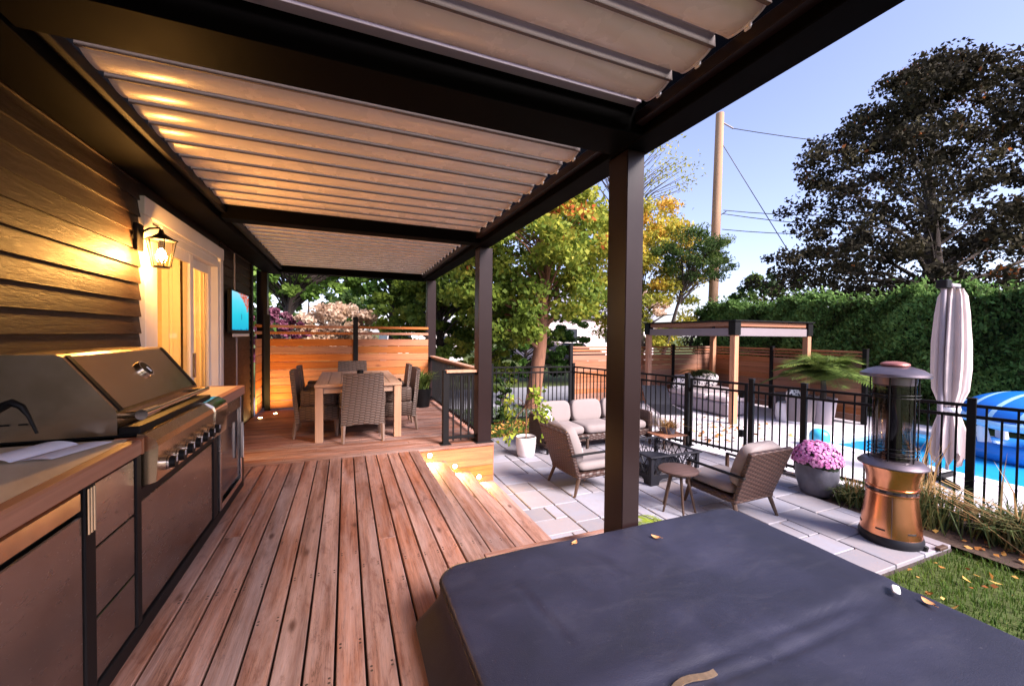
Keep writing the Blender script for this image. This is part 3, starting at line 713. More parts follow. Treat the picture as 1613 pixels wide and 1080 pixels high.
picket_run(FN, (fline(3.74),3.74), (fline(2.2),2.2), PZ, zt, .11, True, (1,), pwid=.035)
picket_run(FN, (fline(2.2),2.2), (fline(.4),.4), PZ, zt, .11, True, (1,), pwid=.035)
GT = thing('pool_gate', 'black metal picket gate with latch between two thick fence posts', 'gate', (fline(4.95),4.95,PZ))
picket_run(GT, (fline(5.38),5.38), (fline(4.5),4.5), PZ+.04, zt-.01, .105, True, (0,1), pwid=.02, post_h=-.02)
_rz = math.atan2(-7.2,1.8)
for z_, s_ in ((-.12,.055),(.50,.05)):
    me = MB().cbox(-.03,.03,-.035,.035,-s_,s_,.006).mesh('latch'); me.materials.append(MAT['black_metal']); link('latch', me, GT, (fline(4.56)-fline(4.95),4.56-4.95,z_-PZ), (0,0,_rz))
for z_ in (-.3,.48):
    me = MB().cbox(-.05,.05,-.02,.02,-.04,.04,.006).mesh('hinge'); me.materials.append(MAT['black_metal']); link('hinge', me, GT, (fline(5.42)-fline(4.95),5.42-4.95,z_-PZ), (0,0,_rz))
# ------------------------------------------------------------------ outdoor kitchen
FX = -.85
K = thing('outdoor_kitchen', 'black framed outdoor kitchen with steel doors and wood edged counter', 'kitchen', (-1.15,2.4,0))
def kp(n,m,*a,b=.004): return MB().cbox(*a,b).build(n,m,K,world=True)
kp('carcass','black_metal',-1.40,-.872,.4,4.24,.10,.874); kp('plinth','black_metal',-1.38,-.90,.4,4.23,.0,.098)
kp('base_rail','black_metal',-.871,-.842,.4,4.24,.045,.115)
for a, b in ((1.862,1.93),(2.24,2.288),(3.352,3.45),(4.12,4.24)): kp('stile','black_metal',-.871,-.842,a,b,.116,.873)
d1 = kp('cabinet_door','steel',-.871,-.848,.95,1.858,.125,.775); kp('cabinet_door','steel',-.871,-.848,.42,.945,.125,.775)
kp('top_rail','steel_warm',-.871,-.846,.42,1.858,.785,.868,b=.012)
for a, b in ((.625,.862),(.365,.618),(.125,.358)):
    d = kp('drawer','steel',-.871,-.848,1.935,2.236,a,b,b=.003)
for yy_ in (1.875,1.893,1.911): MB().tube([(-.838,yy_,.70),(-.838,yy_,.862)],.0045,8).build('hinge_pin','steel_warm',K,world=True)  # added rods stand in for three bright reflection lines on the stile
kp('grill_door','steel',-.871,-.849,2.294,3.346,.13,.655); kp('upper_rail','black_metal',-.871,-.846,2.29,3.35,.66,.715)
# left counter around the sink
SX0,SX1,SY0,SY1 = -1.32,-1.02,1.25,1.80
for a in ((-1.42,SX0,.4,2.30),(SX1,-.882,.4,2.30),(SX0,SX1,.4,SY0),(SX0,SX1,SY1,2.30)):
    MB().box(*a,.885,.94).build('counter_slab','stone_top',K,world=True)
kp('counter_edge','counter_edge',-.882,-.828,.4,2.26,.875,.943,b=.008)
_pl = [(-.882,2.258),(-.828,2.258),(-.829,2.28),(-.836,2.297),(-.85,2.308),(-.872,2.311),(-.94,2.311),(-.94,2.30),(-.882,2.30)]
MB().prism([(x,y) for x,y in reversed(_pl)],2,.876,.9435).build('counter_edge','counter_edge',K,world=True)
sk = MB().box(SX0,SX1,SY0,SY1,.72,.73).box(SX0-.004,SX0+.004,SY0,SY1,.73,.935).box(SX1-.004,SX1+.004,SY0,SY1,.73,.935).box(SX0,SX1,SY0-.004,SY0+.004,.73,.935).box(SX0,SX1,SY1-.004,SY1+.004,.73,.935)
sk.build('sink_bowl','black_metal',K,world=True)
MB().box(-1.42,-.882,3.40,4.24,.885,.94).build('counter_slab','stone_top',K,world=True)
_pl = [(-.882,3.40),(-.828,3.40),(-.828,4.21),(-.832,4.235),(-.845,4.253),(-.87,4.262),(-1.42,4.262),(-1.42,4.241),(-.882,4.241)]
MB().prism([(x,y) for x,y in reversed(_pl)],2,.875,.9432).build('counter_edge','counter_edge',K,world=True)
# grill
GRL = thing('gas_grill', 'stainless steel gas grill with sloped hood built into the kitchen', 'grill', (-1.1,2.85,.88))
prof = [(-1.40,.955),(-1.40,1.27),(-1.375,1.30),(-1.34,1.315),(-1.14,1.315),(-1.12,1.305),(-.945,1.065),(-.94,1.05),(-.94,.955)]
def gp(n,m,mb,**k): return mb.build(n,m,GRL,world=True,**k)
hood = gp('hood','steel_warm',MB().prism([(x,z) for x,z in prof],1,2.352,3.345))
for a, b in ((2.325,2.35),(3.347,3.372)): gp('hood_side','steel_warm',MB().prism(prof,1,a,b))
sl = Vector((.175,0,-.24)).normalized(); nn = Vector((.24,0,.175)).normalized()
for a in (2.352,3.32):
    q = []
    for (x,z) in ((-1.125,1.308),(-.942,1.058)):
        q += [(x,z),(x+nn.x*.006,z+nn.z*.006)]
    gp('hood_seam','black_metal',MB().prism([q[0],q[1],q[3],q[2]],1,a,a+.03))
gp('firebox','black_metal',MB().cbox(-1.40,-.86,2.33,3.37,.945,.953,.002).cbox(-.938,-.862,2.33,3.37,.953,.985,.004))
pan = [(-.862,.958),(-.835,.955),(-.795,.925),(-.785,.90),(-.795,.735),(-.862,.72)]
panel = gp('control_panel','steel_warm',MB().prism(pan,1,2.30,3.372))
kmesh = {}
for i, yk in enumerate((2.385,2.50,2.625,2.745,2.875,2.99,3.10)):
    kb = MB(); kb.tube([(-.792,yk,.80),(-.776,yk,.80)],.036,18); bz = kb.build('bezel','steel_bright',GRL,world=True,auto=40)
    kb = MB(); kb.tube([(-.776,yk,.80),(-.745,yk,.80)],[.030,.026],16); kn = kb.build('knob','black_metal',GRL,world=True,auto=40)
    gp('knob_mark','cap_white',MB().cbox(-.7455,-.7435,yk-.003,yk+.003,.80,.824,.0005))
    MB().tube([(-.774,yk,.80),(-.766,yk,.80)],.034,18).build('ring','steel_bright',kn,auto=40)
    kn.children[0].data.transform(Matrix.Translation((1.1,-2.85,-.88)))
gp('handle','steel_bright',MB().tube([(-.868,2.37,1.035),(-.868,3.32,1.035)],.013,12),auto=40)
gp('handle','steel_bright',MB().tube([(-.868,2.36,1.035),(-.868,2.52,1.035)],[.024,.019],14),auto=40)
for y in (2.40,3.29): gp('handle_bracket','steel_warm',MB().tube([(-.95,y,1.03),(-.868,y,1.035)],.016,10))
gc = Vector((-1.045,2.88,1.204))
gp('gauge_rim','steel_bright',MB().tube([gc+nn*.0,gc+nn*.014],.05,24),auto=40)
gp('gauge_dial','black_metal',MB().tube([gc+nn*.0142,gc+nn*.0155],.041,24))
gp('gauge_needle','cap_white',MB().tube([gc+nn*.017-sl*.005,gc+nn*.017+sl*.026+Vector((0,.01,0))],.0045,6))
gp('side_arch','black_metal',MB().tube([(-1.36,2.322,1.06),(-1.31,2.322,1.10),(-1.275,2.322,1.118),(-1.245,2.322,1.10),(-1.225,2.322,1.06),(-1.20,2.322,.985)],[.016,.018,.016,.012,.006,.004],8),auto=40)
for a in (-1.31,-1.255): gp('vent_slot','black_metal',MB().cbox(a,a+.03,2.320,2.326,1.022,1.028,.001))
gp('end_panel','steel_bright',MB().prism([(-.95,.962),(-.835,.962),(-.79,.932),(-.779,.90),(-.789,.725),(-.84,.715),(-.84,.90),(-.95,.93)],1,3.16,3.44),auto=40)  # added polished panel, gives the bright patch at the grill's right end
# fridge
FR = thing('outdoor_fridge', 'small glass door fridge with pale frame at the kitchen end', 'fridge', (-1.1,3.78,.1))
def fp(n,m,*a,b=.003): return MB().cbox(*a,b).build(n,m,FR,world=True)
fp('door_glass','window_dark',-.871,-.842,3.50,4.06,.20,.78)
fr = fp('door_frame','steel_bright',-.871,-.828,4.075,4.115,.13,.868); fp('door_frame','steel',-.871,-.828,3.455,3.50,.13,.868); fp('door_frame','steel_bright',-.871,-.828,3.50,4.075,.13,.17); fp('control_strip','steel',-.871,-.83,3.50,4.06,.78,.868)
fp('handle','steel_bright',-.826,-.80,4.03,4.05,.35,.66,b=.006)
# brochure on the counter
br = MB(); n=14
for a, (x0,x1) in enumerate(((-1.20,-1.06),(-1.06,-.95))):
    vs=[];fs=[]
    for i in range(n+1):
        u=i/n; x=x0+(x1-x0)*u; z=.9445+.022*math.sin(PI*u)**.7*(1 if a==0 else .35)
        vs += [(x-.05,1.98+.03*u,z),(x+.03,2.22+.02*u,z)]
    for i in range(n): fs.append((2*i,2*i+2,2*i+3,2*i+1))
    br.add(vs,fs)
bo = br.build('brochure','paper',smooth=True); tag(bo,'open white brochure lying on the kitchen counter','brochure')

# ------------------------------------------------------------------ hot tub with cover
HT = thing('hot_tub', 'covered hot tub with dark padded vinyl lid in the foreground', 'hot tub', (1.43,1.0,PZ))
CX0,CX1,CY0,CY1,CZ = .42,2.47,-.05,2.01,.245
MB().cbox(CX0+.03,CX1-.05,CY0+.05,CY1-.05,-.6,.12,.03).build('cabinet','black_metal',HT,world=True)
def rrect(t, x0,x1,y0,y1,r,n):
    pts = []
    for cx,cy,a0 in ((x1-r,y1-r,0),(x0+r,y1-r,PI/2),(x0+r,y0+r,PI),(x1-r,y0+r,3*PI/2)):
        for i in range(n):
            a = a0+PI/2*i/(n-1); pts.append((cx+r*math.cos(a),cy+r*math.sin(a)))
    out = []
    for i in range(len(pts)):                      # refine the straight sides
        p, q = pts[i], pts[(i+1)%len(pts)]; L_ = math.hypot(q[0]-p[0],q[1]-p[1]); m_ = max(1,int(L_/.04))
        for k in range(m_): out.append((p[0]+(q[0]-p[0])*k/m_,p[1]+(q[1]-p[1])*k/m_))
    return out
per = rrect(0,CX0,CX1,CY0,CY1,.13,9); NP = len(per); cx_, cy_ = (CX0+CX1)/2, (CY0+CY1)/2
def crease(x,y,ax,ay,bx,by,w_):
    dx,dy = bx-ax,by-ay; t_ = max(0,min(1,((x-ax)*dx+(y-ay)*dy)/(dx*dx+dy*dy))); d_ = math.hypot(x-ax-t_*dx,y-ay-t_*dy)
    return math.exp(-(d_/w_)**2)*math.sin(PI*min(1,max(0,t_*.9+.05)))
from mathutils import noise as mnoise
def ztop(x,y):
    z = CZ + .006*mnoise.noise(Vector((x*1.6,y*1.6,3)))+.0025*mnoise.noise(Vector((x*6,y*6,1)))
    z -= .008*math.exp(-((y-1.0-.02*math.sin(x*3))/.025)**2) + .008*math.exp(-((y-1.06)/.02)**2)
    z += .005*math.exp(-((y-1.12)/.07)**2)
    z -= .010*crease(x,y,.735,1.80,.80,1.30,.014); z += .004*crease(x,y,.76,1.80,.83,1.30,.03)
    z -= .004*crease(x,y,1.55,1.12,2.3,1.02,.02); z -= .006*crease(x,y,1.2,1.9,1.5,1.5,.1)
    return z
rings = []
NS = 46
for i in range(1,NS+1):
    s_ = i/NS; rings.append([(cx_+(x-cx_)*s_*(1-.014), cy_+(y-cy_)*s_*(1-.014)) for x,y in per])
vs = [(cx_,cy_,ztop(cx_,cy_))]; 
for r_ in rings:
    for x,y in r_: vs.append((x,y,ztop(x,y)))
for off,dz in ((.62,-.003),(.9,-.009),(1.0,-.02),(1.0,-.09),(1.03,-.13),(1.065,-.17),(1.11,-.215)):
    for (x,y),(x2,y2) in zip(rings[-1],per):
        o_ = off if off <= 1 else 1
        px_,py_ = x+(x2-x)*o_, y+(y2-y)*o_
        if off > 1: px_ += (x2-cx_)*(off-1)*1.0 if x2 < cx_ else (x2-cx_)*(off-1)*.3; py_ += (y2-cy_)*(off-1)*.15
        vs.append((px_,py_,ztop(x,y)+dz+(.006*math.sin(px_*13+py_*9) if dz<-.1 else 0)))
NR = NS+7; fs = [(0,1+j,1+(j+1)%NP) for j in range(NP)]
for i in range(NR-1):
    for j in range(NP):
        a = 1+i*NP+j; b = 1+i*NP+(j+1)%NP; fs.append((a,a+NP,b+NP,b))
MB().add(vs,fs).build('cover','vinyl',HT,world=True,smooth=True)
pip=[(x,y,ztop(cx_+(x-cx_)*.986,cy_+(y-cy_)*.986)-.022) for x,y in per]; pip.append(pip[0])
MB().tube(pip,.0055,6,False).build('piping','vinyl',HT,world=True,smooth=True)
def strap(n,pts,w_,m):
    vs=[];fs=[]
    for x,y,z,dx,dy in pts: vs += [(x-dx*w_,y-dy*w_,z),(x+dx*w_,y+dy*w_,z)]
    for i in range(len(pts)-1): fs.append((2*i,2*i+1,2*i+3,2*i+2))
    o = MB().add(vs,fs).build(n,m,HT,world=True); sm=o.modifiers.new('s','SOLIDIFY'); sm.thickness=.004; return o
strap('handle',[(1.0+.028*i,1.01+.008*math.sin(i*.9),ztop(1.0+.028*i,1.01)+.008+.014*math.sin(PI*i/7),.2,.98) for i in range(8)],.012,'webbing')
MB().superell((2.36,1.03,CZ+.014),(.038,.015,.007),.5,14,8,Matrix.Rotation(.5,3,'Z')).build('buckle','cap_white',HT,world=True,smooth=True)
def fallen_leaf(label,x,y,z,s_,a):
    n=8; vs=[];fs=[]
    for i in range(n+1):
        u=i/n; w_=.5*math.sin(PI*min(1,u*1.02))**.7*(1-.25*u); xx=(u-.5)
        zc=.12*(2*u-1)**2
        vs += [(xx,-w_*.62,zc+.10),(xx,0,zc),(xx,w_*.62,zc+.08)]
    for i in range(n):
        for k in (0,1): a_=3*i+k; fs.append((a_,a_+3,a_+4,a_+1))
    m=MB().add(vs,fs); st=MB().tube([(-.5,0,.12),(-.72,.03,.18)],.02,5); m.add(st.v,st.f)
    me=m.mesh('fallen_leaf',True); me.materials.append(MAT['leaf_tan']); o=link('fallen_leaf',me,None,(x,y,z),(0,0,a)); o.scale=(s_,s_,s_); tag(o,label,'leaf',group='leaves on the hot tub cover'); return o
plain('leaf_tan',(.50,.23,.09),.7,0,.3,3,.2,20)
fallen_leaf('dry orange leaf on the tub cover nearest the black post',1.20,1.955,.245,.055,.6)
fallen_leaf('dry orange leaf in the far middle of the tub cover',1.67,1.83,.250,.055,2.2)
fallen_leaf('dry orange leaf beside the white buckle on the tub cover',2.39,.93,.25,.06,1.2)

# ------------------------------------------------------------------ dining set
TB = thing('dining_table', 'light teak dining table with slatted top', 'table', (.175,6.66,0))
for i in range(7):
    x0=-.545+i*1.09/7; MB().cbox(x0+.003,x0+1.09/7-.003,-.90,.90,.715,.75,.004).build('slat','teak',TB)
for s in (-1,1):
    MB().cbox(-.545,.545,.903*s-.045 if s<0 else .903,.903*s if s<0 else .948,.712,.751,.004).build('end_board','teak_x',TB)
    MB().cbox(s*.50-.012,s*.50+.012,-.85,.85,.63,.713,.003).build('apron','teak',TB)
    MB().cbox(-.44,.44,s*.89-.012,s*.89+.012,.63,.711,.003).build('apron','teak_x',TB)
    for u in (-1,1): MB().cbox(s*.49-.048,s*.49+.048,u*.888-.048,u*.888+.048,0,.712,.005).build('leg','teak_z',TB)
def dining_chair(label, loc, rz, proto=[None]):
    if proto[0]: return dup(proto[0], loc, rz, label)
    c = thing('dining_chair', label, 'chair', loc, rz, 'grey wicker dining chairs around the teak table')
    # back: a slightly reclined, slightly dished wicker panel with arched foot
    n=10; vs=[];fs=[]
    for face in (0,1):
        for i in range(n+1):
            u=i/n*2-1
            for j in range(7):
                v=j/6; z=.20+.70*v; hw=.275-.03*v
                y=-.255-.075*v-.012*(1-u*u)+(0 if face==0 else .055)
                if j==0: z+=.035*(1-u*u)
                vs.append((u*hw,y,z))
    k=(n+1)*7
    for f_ in (0,1):
        for i in range(n):
            for j in range(6):
                a=f_*k+i*7+j; q=(a,a+7,a+8,a+1); fs.append(q if f_==0 else tuple(reversed(q)))
    for j in range(6):
        for i in (0,n):
            a=i*7+j; q=(a,a+1,k+a+1,k+a); fs.append(q)
    for i in range(n):
        for j in (0,6): a=i*7+j; fs.append((a,a+7,k+a+7,k+a))
    MB().add(vs,fs).build('backrest','wicker_grey',c,auto=50)
    MB().cbox(-.27,.27,-.22,.28,.22,.43,.02).build('seat','wicker_grey',c,auto=50)
    for s in (-1,1):
        MB().cbox(s*.25-.035,s*.25+.035,-.20,.24,.431,.64,.022).build('arm','wicker_grey',c,auto=50)
        for y,dy in ((-.25,-.035),(.24,.01)):
            MB().tube([(s*.24,y,.225),(s*.245,y+dy,0)],[(.03,.03),(.018,.018)],4).build('leg','leg_grey',c)
    MB().superell((0,.04,.465),(.205,.22,.045),.35,20,8).build('seat_cushion','cushion_dark',c,smooth=True)
    proto[0]=c; return c
wood('leg_grey', (.20,.12,.09), (.33,.22,.16), (.1,.06,.04), ax=2, scale=1.0, rvar=.08)
dining_chair('grey wicker dining chair with its back to the camera',(.215,5.86,0),0)
dining_chair('grey wicker dining chair at the house side of table, nearer one',(-.36,6.30,0),-PI/2)
dining_chair('grey wicker dining chair at the house side of table, farther one',(-.36,7.05,0),-PI/2+.03)
dining_chair('grey wicker dining chair by the railing side of table, nearer one',(.70,6.30,0),PI/2)
dining_chair('grey wicker dining chair by the railing side of table, farther one',(.70,7.05,0),PI/2-.03)
dining_chair('grey wicker dining chair at the far end of table by the fence',(.12,7.80,0),PI)
cup = thing('candle_jar','small black candle jar on the dining table','jar',(.20,6.3,.751))
MB().lathe([(.042,0),(.045,.01),(.045,.13),(.041,.13),(.041,.02),(0,.02)],20,cap=False).build('jar','black_metal',cup,auto=40); MB().lathe([(.0385,.02),(.0385,.09),(0,.091)],16,cap=False).build('wax','cushion',cup)
nb = thing('napkin_box','small white napkin holder on the dining table','holder',(.33,6.45,.751)); MB().cbox(-.06,.06,-.04,.04,0,.055,.006).build('holder','cap_white',nb)

# ------------------------------------------------------------------ lights set in the deck
def puck(name,label,loc,face,group,power):
    o = thing(name,label,'light',loc,0,group); d=Vector(face)
    MB().tube([d*.001,d*.008],.035,20).build('trim_ring','steel_warm',o); MB().tube([d*.0085,d*.011],.026,20).build('lens','led',o)
    l = bpy.data.lights.new(name+'_lamp','SPOT'); l.energy=power; l.color=(1,.56,.16); l.spot_size=rad(150); l.spot_blend=1; l.shadow_soft_size=.025
    lo_=bpy.data.objects.new('lamp',l); COL.objects.link(lo_); lo_.parent=o; lo_.location=d*.03
    return o,lo_
for lb,x,z in (('glowing round step light on the top step, nearest the deck',.965,-.085),('glowing round step light on the middle step',1.285,-.255),('glowing round step light on the bottom step, nearest the patio',1.605,-.43)):
    o,l = puck('step_light',lb,(x,4.991,z),(0,-1,0),'round step lights beside the deck stairs',13)
    l.rotation_euler = Vector((0,.75,.66)).to_track_quat('Z','Y').to_euler()
for lb,x,y in (('glowing floor light in the deck at the foot of the fence post',-1.13,8.05),('glowing floor light in the deck at the house corner',-1.30,7.72)):
    o,l = puck('floor_light',lb,(x,y,.001),(0,0,1),'round floor lights in the dining deck',10)
    l.rotation_euler = Vector((0,-.35,-1)).to_track_quat('Z','Y').to_euler()

# ------------------------------------------------------------------ patio seating
def wbox_panel(w0,w1,y0,z0,y1,z1,th,n=1):
    """reclined panel between (y0,z0) bottom and (y1,z1) top"""
    d=Vector((0,y1-y0,z1-z0)).normalized(); nr=Vector((0,d.z,-d.y))*th
    vs=[(-w0,y0,z0),(w0,y0,z0),(w1,y1,z1),(-w1,y1,z1)]; vs+= [(x,y+nr.y,z+nr.z) for x,y,z in vs]
    return MB().add(vs,[(0,1,2,3),(7,6,5,4),(0,4,5,1),(1,5,6,2),(2,6,7,3),(3,7,4,0)])
def armchair(label, loc, rz, pillow_side):
    c = thing('lounge_chair', label, 'chair', loc, rz, 'brown wicker lounge chairs at the fire pit')
    b = wbox_panel(.30,.335,-.30,.21,-.50,.78,.05); o=b.build('backrest','wicker_brown',c); bm_=o.modifiers.new('b','BEVEL'); bm_.width=.012; bm_.segments=2
    MB().cbox(-.31,.31,-.31,.36,.20,.265,.015).build('seat_frame','wicker_brown',c)
    for s in (-1,1):
        MB().tube([(s*.28,-.27,.22),(s*.31,-.35,0)],[(.026,.026),(.016,.016)],8).build('leg','leg_wood',c)
        MB().tube([(s*.28,.30,.22),(s*.30,.36,0)],[(.026,.026),(.016,.016)],8).build('leg','leg_wood',c)
        MB().cbox(s*.325-.02,s*.325+.02,-.42,.30,.505,.525,.004).build('arm','black_metal',c); MB().cbox(s*.325-.02,s*.325+.02,.27,.30,.22,.504,.003).build('arm_support','leg_wood',c)
    MB().superell((0,.05,.33),(.285,.31,.062),.28,28,10).build('seat_cushion','cushion',c,smooth=True)
    M_=Matrix.Rotation(math.atan2(.20,.57),3,'X')
    MB().superell((0,-.30,.60),(.285,.075,.25),.30,28,10,M_).build('back_cushion','cushion',c,smooth=True)
    if pillow_side is not None:
        MB().superell((pillow_side,-.17,.53),(.20,.055,.15),.45,24,10,M_).build('pillow','pillow_pattern',c,smooth=True)
    return c
armchair('brown wicker lounge chair with beige cushions beside the deck steps',(2.90,4.52,PZ),-PI/2+.05,-.05)
armchair('brown wicker lounge chair with its woven back beyond the hot tub',(4.07,3.30,PZ),.03,None)
SF = thing('sofa','dark wicker outdoor sofa with pale pink cushions','sofa',(4.12,6.2,PZ),PI)
MB().cbox(-1.08,1.08,-.36,-.30,.10,.58,.015).build('backrest','wicker_brown',SF); MB().cbox(-1.02,1.02,-.298,.36,.16,.27,.015).build('seat_frame','wicker_brown',SF)
for s in (-1,1):
    MB().cbox(s*1.05-.045,s*1.05+.045,-.298,.36,.10,.58,.02).build('arm','wicker_brown',SF)
    for y in (-.32,.32): MB().tube([(s*1.05,y,.12),(s*1.05,y,0)],.022,6).build('leg','black_metal',SF)
for i in range(3):
    MB().superell((-.66+.66*i,.05,.345),(.322,.31,.08),.25,28,10).build('seat_cushion','cushion',SF,smooth=True)
    MB().superell((-.66+.66*i,-.21,.58),(.315,.085,.20),.3,28,10,Matrix.Rotation(.2,3,'X')).build('back_cushion','cushion',SF,smooth=True)
MB().superell((.90,-.12,.53),(.08,.19,.16),.45,24,10,Matrix.Rotation(.2,3,'Y')).build('pillow','pillow_pattern',SF,smooth=True)
# fire pit
FP = thing('fire_pit','square black metal fire pit with triangle lattice sides','fire pit',(4.10,4.56,PZ))
hb=.40
def strip2(b,p,q,w_,nrm):
    p=Vector(p);q=Vector(q);d=(q-p).normalized();n=Vector(nrm);s_=d.cross(n)*w_; t_=n*.004
    vs=[p-s_-t_,p+s_-t_,q+s_-t_,q-s_-t_,p-s_+t_,p+s_+t_,q+s_+t_,q-s_+t_]; b.add(vs,[(0,3,2,1),(4,5,6,7),(0,1,5,4),(1,2,6,5),(2,3,7,6),(3,0,4,7)])
for k in range(4):
    Rz=Matrix.Rotation(k*PI/2,4,'Z'); b=MB()
    nx,nz=6,2; ux=2*hb/nx; uz=.24/nz
    for i in range(nx):
        for j in range(nz):
            x0=-hb+i*ux; z0=.125+j*uz
            strip2(b,(x0,-hb,z0),(x0+ux/2,-hb,z0+uz),.0065,(0,-1,0)); strip2(b,(x0+ux/2,-hb-.001,z0+uz),(x0+ux,-hb-.001,z0),.0065,(0,-1,0)); 
            strip2(b,(x0+(ux/2 if j%2 else 0),-hb+.001,z0),(x0+(ux/2 if j%2 else 0),-hb+.001,z0+uz),.0035,(0,-1,0))
        strip2(b,(-hb+i*ux,-hb+.002,.245),(-hb+(i+1)*ux,-hb+.002,.245),.004,(0,-1,0))
    b.xform(Rz).build('lattice_panel','iron_blue',FP)
    MB().cbox(-hb-.045,hb+.045,-hb-.045,-hb+.012,.366,.384,.004).xform(Rz @ Matrix.Translation((0,0,.001*k))).build('top_rim','iron_blue',FP)
    MB().prism([(-hb-.012,.0),(-hb+.12,.0),(-hb+.13,.05),(-hb+.18,.075),(hb-.18,.075),(hb-.13,.05),(hb-.12,0),(hb+.012,0),(hb+.012,.13),(-hb-.012,.13)],1,-hb-.014,-hb-.006).xform(Rz).build('foot_plate','iron_blue',FP)
    MB().cbox(-hb-.02,-hb+.03,-hb-.02,-hb+.03,.0,.364,.004).xform(Rz).build('corner_post','iron_blue',FP)
MB().lathe([(.05,.10),(.25,.12),(.34,.19),(.35,.21),(.33,.20),(.24,.135),(0,.115)],28,cap=False).build('bowl','iron_blue',FP,smooth=True)
# stool
ST = thing('side_stool','round dark wooden stool with five splayed legs','stool',(3.47,3.47,PZ))
MB().lathe([(0,.445),(.20,.445),(.212,.452),(.214,.468),(.205,.475),(0,.476)],36,cap=False).build('seat','stool_wood',ST,auto=50)
MB().lathe([(0,.40),(.10,.40),(.10,.444)],20,cap=False).build('hub','leg_wood',ST)
for i in range(5):
    a=i*2*PI/5+.5; MB().tube([(.085*math.cos(a),.085*math.sin(a),.43),(.185*math.cos(a),.185*math.sin(a),0)],[.016,.011],8).build('leg','leg_wood',ST)
# low slatted table behind the fire pit
LT = thing('slatted_table','low reddish slatted side table carrying a grass pot','table',(5.34,5.62,PZ))
for i in range(4): MB().cbox(-.27,.27,-.22+.11*i,-.22+.10+.11*i,.20,.22,.004).build('slat','cedar_dark',LT)
for x in (-.23,.23):
    for y in (-.18,.18): MB().cbox(x-.02,x+.02,y-.02,y+.02,0,.199,.003).build('leg','leg_wood',LT)

# ------------------------------------------------------------------ patio heater
HE = thing('patio_heater','copper patio heater with glass lantern cage and bronze hat','heater',(4.91,2.2,PZ))
def lh(n,m,prof_,nn_=40,**k): return MB().lathe(prof_,nn_,cap=False).build(n,m,HE,auto=35,**k)
lh('base_ring','iron_blue',[(0,.0),(.225,.0),(.24,.02),(.242,.06),(.232,.09),(.2,.095)])
body=lh('body','copper',[(.228,.09),(.225,.14),(.212,.26),(.197,.38),(.189,.47)]); lh('body','copper',[(.189,.535),(.190,.60),(.203,.67),(.222,.715),(.224,.73)])
lh('band','copper',[(.188,.47),(.199,.474),(.199,.488),(.19,.492)]); lh('band','copper',[(.19,.522),(.200,.526),(.200,.540),(.188,.544)]); lh('vent_band','hammered_bronze',[(.187,.49),(.187,.524)])
for i in range(12):
    a=i*PI/6+.1; MB().tube([(.1915*math.cos(a+d_),.1915*math.sin(a+d_),.507) for d_ in (-.14,-.07,0,.07,.14)],[(.0025,.008)]*5,6).build('vent_slot','rubber',HE)
    if i%2==0: MB().tube([(.2235*math.cos(a+d_),.2235*math.sin(a+d_),.155) for d_ in (-.16,-.08,0,.08,.16)],[(.003,.009)]*5,6).build('vent_slot','rubber',HE)
for a in (3.6,.3): MB().tube([(.228*math.cos(a),.228*math.sin(a),.10),(.2145*math.cos(a),.2145*math.sin(a),.26),(.1985*math.cos(a),.1985*math.sin(a),.38),(.191*math.cos(a),.191*math.sin(a),.47)],.003,5).build('seam','hammered_bronze',HE)
lh('table_ring','hammered_bronze',[(0,.735),(.235,.735),(.262,.742),(.262,.752),(.225,.785),(.195,.80),(0,.802)])
lh('burner','iron_blue',[(.09,.80),(.09,.84),(.07,.86),(0,.862)])
lh('glass_tube','cage_glass',[(.158,.803),(.158,1.56)],40); lh('inner_mesh','iron_blue',[(.06,.86),(.05,1.2),(.045,1.5)],20)
lh('emitter_head','hammered_bronze',[(.118,1.50),(.16,1.52),(.165,1.60)])
for i in range(6):
    a=i*PI/3+.25; MB().tube([(.185*math.cos(a),.185*math.sin(a),.80),(.185*math.cos(a),.185*math.sin(a),1.60)],.006,6).build('cage_bar','black_metal',HE)
for z in (.85,.885,.92,1.40,1.43):
    MB().tube([(.186*math.cos(a),.186*math.sin(a),z) for a in np.linspace(0,2*PI,37)],.0035,5).build('cage_hoop','black_metal',HE)
lh('hat','hammered_bronze',[(.16,1.598),(.255,1.596),(.262,1.606),(.258,1.625),(.20,1.665),(.125,1.69),(0,1.692)])
lh('cap','copper_dull',[(0,1.69),(.095,1.69),(.11,1.705),(.105,1.72),(.07,1.735),(0,1.74)]) if 'copper_dull' in MAT else None
plain('copper_dull',(.36,.14,.12),.45,.6,.1,5); lh('cap','copper_dull',[(.02,1.688),(.095,1.69),(.11,1.705),(.105,1.72),(.07,1.735),(.02,1.74),(0,1.74)])
MB().cbox(.16,.30,-.30,-.26,.0,.03,.004).build('hose_foot','leg_wood',HE)
for a in (1.2,4.9,-.6): MB().tube([(.24*math.cos(a),.24*math.sin(a),.0),(.25*math.cos(a),.25*math.sin(a),.045)],.022,8).build('caster','rubber',HE)

